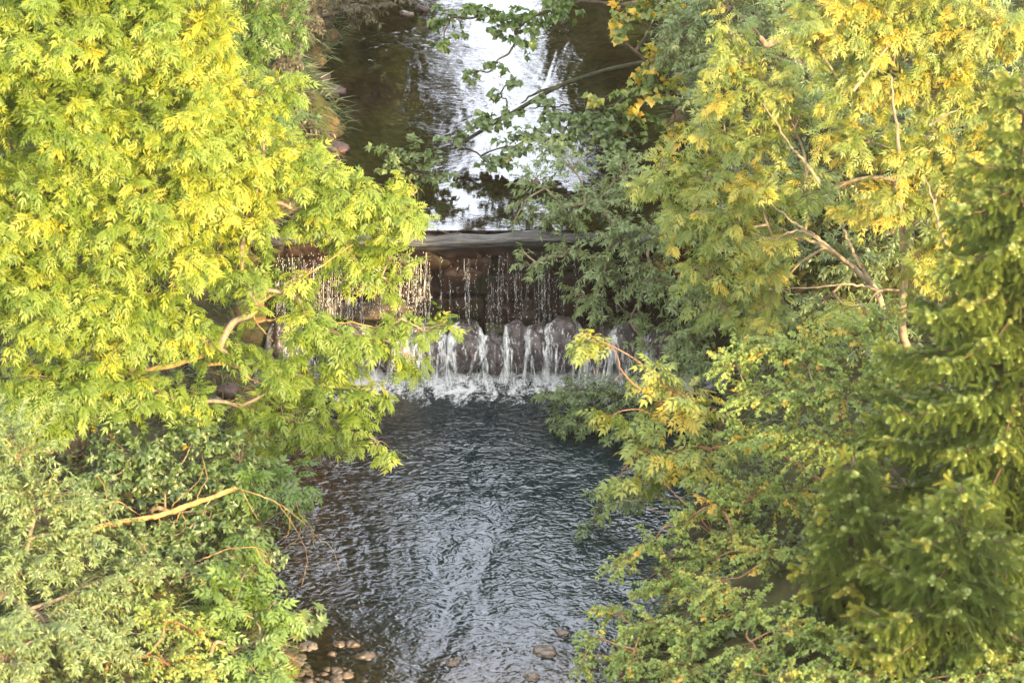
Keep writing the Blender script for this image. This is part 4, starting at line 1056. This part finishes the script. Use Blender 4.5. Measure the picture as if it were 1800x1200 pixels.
spruce('young spruce with upright tip in front of the dogwood bushes', at(1500, 800, -9.2), (at(1500, 900, -9.2)[0], -9.2), .75, 52, nbr=44, tint=.5, trunk_r=.05, shoot=.14)
spruce('shorter spruce with yellow tips at the bottom right corner', at(1690, 850, -10.8), (at(1690, 900, -10.8)[0], -10.8), 1.35, 53, nbr=58, tint=.4, trunk_r=.05, shoot=.15)

# ------------------------------------------------------------------ trees further upstream, whose reflections darken the sides of the upper water
def far_tree(label, x, y, h, w, seed):
    rng = np.random.default_rng(seed)
    z0 = hz(x, y)
    cl = []
    for k in range(30):
        t = rng.uniform(.2, 1); a = rng.uniform(0, 6.28); rr = w * math.sin(math.pi * min(1, .25 + t * .7)) * rng.uniform(.1, .9)
        cl.append((x + rr * math.cos(a), y + rr * math.sin(a), z0 + h * t, w * .5, w * .5, w * .5, 0, 0))
    plant('offscreen_broadleaf', label, 'tree', (x, y), 'big', cl, M['dark'], M['bark_dark'], seed, group='tall trees upstream of the photo mirrored in the upper water', trunk_r=.25, dens=1.7, tint=.3)
FAR = 'tall dark tree upstream, seen as a dark reflection in the upper water'
for (x, y, h, w, s) in [(-4.0, 16, 12, 3.0, 71), (-3.7, 22, 15, 2.5, 72), (-8, 24, 15, 3.2, 73), (3.3, 16, 13, 2.5, 74), (5.0, 26, 18, 3.2, 75), (9.5, 23, 15, 3.4, 76), (-8.0, 14, 11, 2.8, 77)]:
    far_tree(FAR, x, y, h, w, s)
# unseen trees added behind the camera, tops set to shade the pool
_h = np.array([math.sin(SUN_AZ), math.cos(SUN_AZ)]); _p = np.array([-_h[1], _h[0]])
def shade_tree(s_, dist, top, w, seed):
    rng = np.random.default_rng(seed)
    x, y = _p * s_ + _h * dist
    z0 = hz(x, y)
    cl = []
    for k in range(26):
        t = rng.uniform(.25, 1); a = rng.uniform(0, 6.28); rr = w * (1 - .25 * t) * rng.uniform(.1, .85)
        cl.append((x + rr * math.cos(a), y + rr * math.sin(a), z0 + (top - z0 - .8) * t, w * .42, w * .42, w * .42, 0, 0))
    plant('offscreen_broadleaf', 'unseen broadleaf tree added downstream behind the viewpoint to shade the pool', 'tree', (x, y), 'big', cl, M['dark'], M['bark_dark'], seed, group='unseen trees added downstream to shade the pool', trunk_r=.3, dens=1.5, tint=.3)
for s_, dist, top, w, sd in [(-4.6, 51, 17.6, 1.6, 84), (-2.4, 51, 18.0, 1.6, 85)]:
    shade_tree(s_, dist, top, w, sd)

# ------------------------------------------------------------------ undergrowth
def undergrowth():
    rng = np.random.default_rng(91)
    n = 60000
    X = rng.uniform(-10, 9.5, n); Y = rng.uniform(-12.5, 12, n)
    xl, xr = edges(Y)
    d = np.maximum(xl - X, X - xr)
    keep = (d > .12 + .25 * rng.uniform(0, 1, n) ** 2) & (np.sin(X * 3.1 + Y * 1.3) + np.sin(Y * 2.7 - X) + rng.normal(0, .7, n) > -.9)
    X, Y, d = X[keep], Y[keep], d[keep]
    Z = height(X, Y) + rng.uniform(.0, .22, len(X)) * np.clip(d, .1, 1)
    P = np.stack([X, Y, Z], -1)
    A = rng.normal(0, 1, (len(X), 3)); A[:, 2] = np.abs(A[:, 2]) * .4 - .1
    Nn = np.array([0, 0, 1.0]) + rng.normal(0, .4, (len(X), 3))
    c = Crown(rng)
    c.add('oval', P, A, Nn, rng.uniform(.05, .14, len(X)), np.clip(rng.normal(.35, .22, len(X)), 0, 1))
    o = c.build('undergrowth', M['ground_leaf'], None)
    tag(o, kind='stuff')
    n = 9000
    Y = rng.uniform(-11, 11, n); xl, xr = edges(Y); dd = rng.uniform(.02, 1.2, n) ** 1.5
    left = rng.uniform(0, 1, n) < .6
    wob = 0.18 * np.sin(Y * 2.1) + 0.1 * np.sin(Y * 5.3 + 1)
    X = np.where(left, xl + wob - dd, xr - wob + dd)
    P = np.stack([X, Y, height(X, Y) + .02], -1)
    A = rng.normal(0, .35, (n, 3)) + np.stack([np.where(left, .6, -.6), 0 * Y, .55 + 0 * Y], -1)
    c = Crown(rng); c.add('blade', P, A, np.array([0, 0, 1.0]) + rng.normal(0, .3, (n, 3)), rng.uniform(.12, .34, n), np.clip(rng.normal(.4, .25, n), 0, 1))
    tag(c.build('grass', M['ground_leaf'], None), kind='stuff')
undergrowth()

# ------------------------------------------------------------------ evening haze in the valley air
def haze():
    m, N, L, out = mat('haze')
    v = N.new('ShaderNodeVolumePrincipled')
    v.inputs['Color'].default_value = (.96, .95, .90, 1); v.inputs['Density'].default_value = .00012; v.inputs['Anisotropy'].default_value = 0.0
    L.new(v.outputs[0], out.inputs['Volume'])
    lo, hi = np.array([-125.0, -125.0, -3.0]), np.array([125.0, 125.0, 30.0])
    V = np.array([[x, y, z] for x in (lo[0], hi[0]) for y in (lo[1], hi[1]) for z in (lo[2], hi[2])])
    F = np.array([[0, 1, 3, 2], [4, 6, 7, 5], [0, 4, 5, 1], [2, 3, 7, 6], [0, 2, 6, 4], [1, 5, 7, 3]])
    tag(mesh('haze', V, F, m), kind='stuff')
haze()
